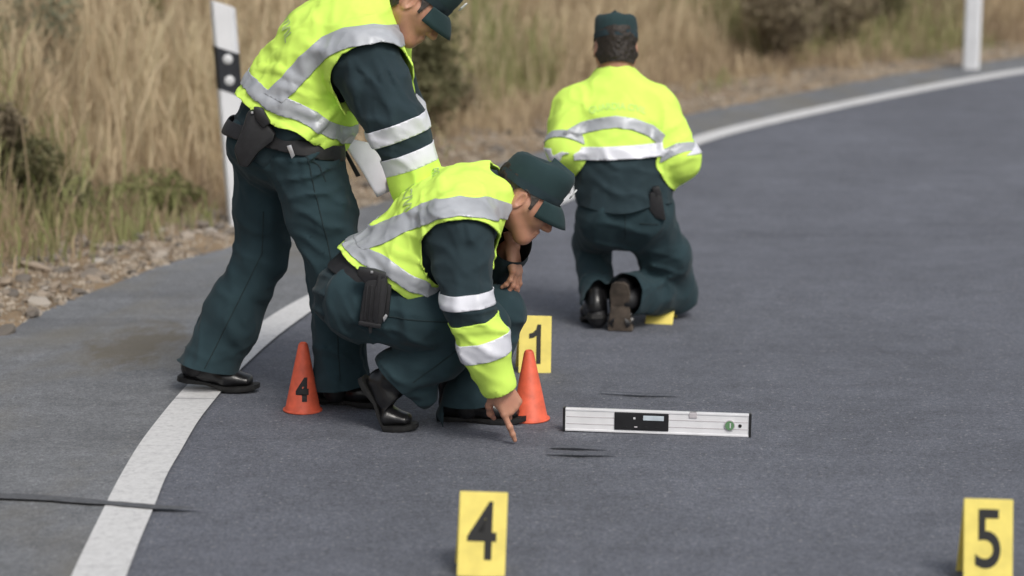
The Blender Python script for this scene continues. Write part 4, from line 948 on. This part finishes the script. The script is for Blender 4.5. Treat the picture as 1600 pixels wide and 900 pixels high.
bpy.data.objects.remove(o); thicken(build('cuff', V, T, 'hi_viz', jk), .004)
hc = P(822, 310, 5.9); hf = (.77, -.14, -.62); hu = (.62, 0, .78)
hd, Fh, Mh = make_head(hc, hf, hu, NK+nkd*-.02)
hR = make_hand(WR, nrm(P(830, 694, 5.66)-WR), (.25, -.9, .35), -1, [(2, 6, 4), (62, 72, 40), (72, 78, 40), (76, 78, 40)], spread=(4, 1, -3, -7), thumb=(.66, .45, -.6), tcurl=(25, 30), size=.98)
hL = make_hand(WL, nrm(np.array([.16, -.05, -1])), (1, -.35, .15), 1, [(12, 18, 10), (16, 20, 12), (20, 24, 12), (24, 26, 14)], size=.95)
FB = Field(*limits([W0, NK, SR, WR, SL, WL, hipR, knL, anR, anL], .14), .014)
FB.chain([W0, W1, W2, W3, W4, NK], [(.12, .08), (.12, .09), (.14, .10), (.155, .105), (.13, .085), .055], lat, .05); FB.cap(hipR, hipL, .075, .075)
for ch in ([W4, SR, ER, WR], [W4, SL, EL, WL]): FB.chain(ch, [.06, .06, .048, .030], k=.03)
for ch in ([hipR, thRm, knR], [knR, (knR+anR)/2], [hipL, knL], [knL, (knL+anL)/2]): FB.chain(ch, [.08, .07, .055][:len(ch)] if len(ch) == 3 else [.055, .042], k=.03)
for a_, b_ in (((knR+anR)/2, anR+[-.01, 0, -.02]), ((knL+anL)/2, anL+[-.01, 0, -.03])): sock(a_, b_, rt_)
build('body', *join([hd, hR, hL, FB.mesh(0, 1)]), 'skin', rt_)
add_hair(Fh, Mh, hc, rt_); add_eyes(Mh, hc, rt_); make_cap(hc, Mh, rt_, h_=.100)
FC = Field(*limits([NK, W4], .16), .006); FC.cap(NK+nkd*-.03, NK+nkd*.035, (.080, .076), (.070, .068), lat, .02); V, T = FC.mesh(0, 1); V, T = clip(V, T, (NK+nkd*.05-V)@nkd); V, T = clip(V, T, np.linalg.norm(V-(NK+nkd*.09), axis=1)-.064); build('collar', V, T, 'green_jacket', jk)
b0 = P(612, 672, 5.84); make_shoe(rt_, np.array([b0[0], 5.84, .004]), (1, -.25, 0), bend=58, boot=True, L_=.27)
b0 = P(778, 672, 5.92); make_shoe(rt_, np.array([b0[0], 5.93, .004]), (1, -.18, 0), boot=True, L_=.29)
FBt = Field(*limits([W0, W1, hipR, hipL], .24), .009); FBt.chain([W0, W1, W2], [(.158, .105), (.160, .118), (.178, .135)], lat, .05); FBt.cap(hipR+[0, .03, 0], hipL+[0, -.03, 0], .110, .110, k=.05); FBt.cap(P(528, 462, 5.84), P(528, 462, 6.0), .062, .062, k=.07)
bc = P(588, 428, 5.92); shellpart(FBt, .012, [lambda p: .026-np.abs((p-bc)@hn)], 'belt', 'nylon', rt_, .004)
hol = gadget('holster', [(572, 436), (604, 432), (607, 452), (600, 500), (592, 512), (566, 508), (562, 496), (568, 456)], 5.69, .045, 'nylon', rt_, .008)
gadget('pistol_grip', [(560, 416), (586, 420), (604, 426), (602, 442), (586, 440), (572, 444), (558, 430)], 5.685, .032, 'gun_black', hol, .008)
gadget('retention_strap', [(590, 430), (596, 430), (590, 505), (584, 505)], 5.665, .006, 'gun_black', hol, .002); gadget('press_stud', [(579, 423), (583, 423), (583, 427), (579, 427)], 5.666, .006, 'steel', hol, .0015)
gadget('holster_rim', [(561, 500), (596, 506), (595, 513), (560, 507)], 5.672, .02, 'gun_black', hol, .003); gadget('buckle', [(598, 496), (603, 490), (606, 494), (600, 503)], 5.665, .008, 'steel', hol, .002)
for q in range(3): gadget('rib', [(573+q*7, 446), (576+q*7, 446), (571+q*7, 500), (568+q*7, 500)], 5.666, .006, 'gun_black', hol, .0015)
gadget('muzzle_tab', [(576, 508), (582, 509), (581, 520), (577, 520)], 5.68, .02, 'gun_black', hol, .002); gadget('magazine_pouch', [(601, 440), (612, 446), (608, 492), (600, 496)], 5.70, .03, 'nylon', rt_, .004)
wrap_text('GUARDIA CIVIL', vest, W3+spB*.0, (0, -1, 0), nrm(W4-W2), .052, vest, arc=.30, spacing=1.0); wrap_text('TRAFICO', vest, W3+spB*.09, (0, -1, 0), nrm(W4-W2), .036, vest, spacing=1.0)

# ------------------------------------------------------------------ officer kneeling with his back to us
rt_ = thing('person', G(985, 522), 'kneeling officer seen from behind in a yellow and green jacket', 'person', 'officers in green uniform and yellow vests')
hipL, knL, anL = PP([(943, 345, 7.44), (924, 380, 7.78), (934, 476, 7.42)]); hipR, knR, anR = PP([(1010, 345, 7.46), (1056, 456, 7.66), (982, 460, 7.40)])
W0, W1, W2, W3, W4, NK = PP([(980, 330, 7.45), (974, 284, 7.47), (966, 236, 7.51), (962, 196, 7.55), (962, 160, 7.58), (962, 122, 7.60)])
SR, ER, WR = PP([(1022, 172, 7.56), (1058, 252, 7.44), (1040, 262, 7.70)]); SL, EL, WL = PP([(902, 174, 7.56), (886, 232, 7.46), (900, 258, 7.72)])
latx = (1, 0, 0)
FT = Field(*limits([hipR, hipL, anR, anL, W1, knR, knL], .2), .0095)
FT.cap(hipL+[.02, 0, .01], hipR+[-.01, 0, .01], .100, .106, k=.04); FT.cap(W0, W1, (.165, .12), (.16, .12), latx, .05); FT.cap(P(955, 336, 7.40), P(1004, 338, 7.40), .086, .092, k=.05)
FT.chain([hipR, (hipR+knR)/2+[.012, -.02, 0], knR], [.108, .096, .086], k=.03); FT.chain([knR, (knR+anR)/2+[0, 0, .0], anR, anR+nrm(anR-knR)*.07], [.086, .088, .080, .076], k=.015)
FT.cap(P(965, 362, 7.46), P(985, 362, 7.46), .055, .06, k=.05); FT.chain([hipL, knL], [.098, .078], k=.03); FT.chain([knL, (knL+anL)/2, anL, anL+nrm(anL-knL)*.05], [.074, .066, .064, .064], k=.02)
FT.folds(.0045, (7, 7, 6), [(P(1020, 410, 7.5), .13, (-.5, 0, 1), 11, .008), (P(1010, 445, 7.45), .12, (.4, 0, 1), 12, .008), (P(935, 410, 7.4), .1, (.3, 0, 1), 13, .006), (P(975, 350, 7.35), .12, (.2, 0, 1), 10, .006)])
V, T = FT.mesh(0, 1)
V, T = clip(V, T, np.where(seg_dist(V, (knR+anR)/2, anR+nrm(anR-knR)*.2) < .14, (anR+nrm(anR-knR)*.025-V)@nrm(anR-knR), 1)); V, T = clip(V, T, np.where((seg_dist(V, (knL+anL)/2, anL+[0, -.05, -.15]) < .13) & (V[:, 0] < P(955, 450, 7.4)[0]), V[:, 2]-(anL[2]+.0), 1))
V, T = clip(V, T, W1[2]-V[:, 2]); tr_ = build('trousers', V, T, 'green_cloth', rt_)
seam(FT, [(975, 318, 7.3), (977, 350, 7.3), (978, 380, 7.3)], tr_, ycut=7.48); seam(FT, [(1000, 350, 7.3), (1034, 352, 7.3)], tr_, 'pocket_edge', .003, 7.42)
FJ = Field(*limits([W0, NK, SR, ER, WR, SL, EL, WL], .2), .0085)
FJ.chain([W0+[0, 0, -.01], W1, W2, W3, W4], [(.190, .160), (.178, .140), (.182, .138), (.190, .140), (.150, .105)], latx, .05); FJ.cap(W4, NK, (.13, .09), (.072, .072), latx, .05)
FJ.chain([W4+[.05, 0, 0], SR, (SR+ER)/2, ER, WR], [.08, .084, .080, .072, .064], k=.035); FJ.chain([W4+[-.05, 0, 0], SL, (SL+EL)/2, EL, WL], [.08, .084, .080, .072, .064], k=.035)
FJ.folds(.0045, (8, 8, 8), [(P(968, 300, 7.32), .14, (.5, 0, 1), 9, .007), (P(915, 200, 7.4), .08, (1, 0, -.6), 13, .006), (P(1055, 225, 7.38), .09, (-.4, 0, 1), 12, .006), (P(960, 220, 7.4), .12, (.1, 0, 1), 9, .005), (P(1030, 320, 7.35), .1, (-.6, 0, 1), 11, .006)])
fa = nrm(WR-ER); fl = nrm(WL-EL)
V, T = FJ.mesh(0, 1)
for wv, e, ff in ((WR, ER, fa), (WL, EL, fl)): V, T = clip(V, T, np.where(seg_dist(V, e+ff*.06, wv+ff*.1) < .1, (wv+ff*.015-V)@ff, 1))
V, T = clip(V, T, np.linalg.norm(V-(NK+[0, .01, .05]), axis=1)-.062); h1, h2 = P(890, 332, 7.3), P(1045, 326, 7.3); hn = nrm(np.cross(h2-h1, (0, 1, 0))); hn = hn if hn[2] > 0 else -hn
V, T = clip(V, T, (V-h1)@hn+.012*np.sin(V[:, 0]*19)); jk = build('jacket', V, T, 'green_jacket', rt_)
y1, y2 = P(885, 248, 7.35), P(1040, 240, 7.35); yn = nrm(np.cross(y2-y1, (0, 1, .0))); yn = yn if yn[2] > 0 else -yn
yl = lambda p: np.maximum((p-y1)@yn, np.maximum(.112-seg_dist(p, ER, WR)-.0, np.maximum(.108-seg_dist(p, SR, ER), np.maximum(.112-seg_dist(p, EL, WL), .108-seg_dist(p, SL, EL)))))
yoke = shellpart(FJ, .006, [yl, lambda p: np.linalg.norm(p-(NK+[0, .01, .04]), axis=1)-.074, lambda p: np.where(seg_dist(p, ER+fa*.06, WR+fa*.1) < .1, (WR+fa*.02-p)@fa, 1), lambda p: np.where(seg_dist(p, EL+fl*.06, WL+fl*.1) < .1, (WL+fl*.02-p)@fl, 1)], 'hi_viz_yoke', 'hi_viz', jk, .004)
noarm = lambda p: np.minimum(limb(p, SR, ER, WR), limb(p, SL, EL, WL))-.095
shellpart(FJ, .0105, [lambda p: (p-y1)@yn+.012, lambda p: .038-(p-y1)@yn, noarm], 'reflective_band', 'reflective_white', jk, .003)
bandC = PP([(886, 214, 7.38), (912, 200, 7.38), (940, 193, 7.38), (962, 190, 7.38), (990, 194, 7.38), (1018, 205, 7.38), (1036, 220, 7.38)])
shellpart(FJ, .0098, [lambda p: .022-poly_dist2(p, bandC), noarm, lambda p: 7.56-p[:, 1]], 'reflective_band', 'reflective', jk, .003)
for e, s_ in ((ER, SR), (EL, SL)):
    ax = nrm(e-s_); shellpart(FJ, .0098, [lambda p: .10-seg_dist(p, s_, e+ax*.1), lambda p: (p-s_)@ax-np.linalg.norm(e-s_)*.86, lambda p: np.linalg.norm(e-s_)*1.04-(p-s_)@ax], 'sleeve_band', 'reflective', jk, .003)
hc = P(962, 74, 7.64); hf = (-.05, .93, -.36); hu = (0, .36, .93); hd, Fh, Mh = make_head(hc, hf, hu, NK+[0, 0, -.03], .062)
hR = make_hand(WR, nrm(fa+[-.3, .2, -.2]), (.4, 0, 1), -1, [(25, 35, 20)]*4); hL = make_hand(WL, nrm(fl+[.3, .2, -.2]), (-.4, 0, 1), 1, [(25, 35, 20)]*4)
FB = Field(*limits([W0, NK, SR, WR, SL, WL, hipR, knL, anR, anL, knR], .14), .015)
FB.chain([W0, W1, W2, W3, W4, NK], [(.13, .09), (.13, .095), (.14, .10), (.155, .105), (.13, .085), .055], latx, .05); FB.cap(hipR, hipL, .075, .075)
for ch in ([W4, SR, ER, WR], [W4, SL, EL, WL]): FB.chain(ch, [.06, .06, .045, .030], k=.03)
for ch in ([hipR, knR, (knR+anR)/2], [hipL, knL, (knL+anL)/2]): FB.chain(ch, [.08, .06, .042], k=.02)
for a_, b_ in (((knR+anR)/2, anR+[0, -.02, -.02]), ((knL+anL)/2, anL+[0, 0, -.05])): sock(a_, b_, rt_)
build('body', *join([hd, hR, hL, FB.mesh(0, 1)]), 'skin', rt_)
add_hair(Fh, Mh, hc, rt_, -.085); add_eyes(Mh, hc, rt_); make_cap(hc, Mh, rt_)
FC = Field(*limits([NK, W4], .16), .006); FC.cap(NK+[0, 0, -.03], NK+[0, .01, .03], (.078, .076), (.070, .068), latx, .02); V, T = FC.mesh(0, 1); V, T = clip(V, T, NK[2]+.035-V[:, 2]); V, T = clip(V, T, np.linalg.norm(V-(NK+[0, .02, .08]), axis=1)-.066); build('collar', V, T, 'green_jacket', jk)
b0 = G(969, 522); make_shoe(rt_, np.array([b0[0]+.005, 7.37, .006]), (.22, 1, 0), mat='black_leather', bend=80, L_=.285, sole_mat='scuffed_rubber')
b0 = G(933, 520); make_shoe(rt_, np.array([b0[0]-.01, 7.56, .006]), (-.06, 1, 0), L_=.285, bend=14)
hol = gadget('holster', [(1014, 300), (1032, 296), (1036, 318), (1040, 344), (1024, 340), (1014, 328)], 7.33, .05, 'nylon', rt_, .008); gadget('pistol_grip', [(1018, 292), (1030, 290), (1034, 308), (1022, 310)], 7.32, .03, 'gun_black', hol, .006)
wrap_text('GUARDIA CIVIL', yoke, W3+np.array([0, 0, .085]), (1, 0, 0), (0, 0, 1), .032, yoke, mat='faint_ink', arc=.30, spacing=1.0)
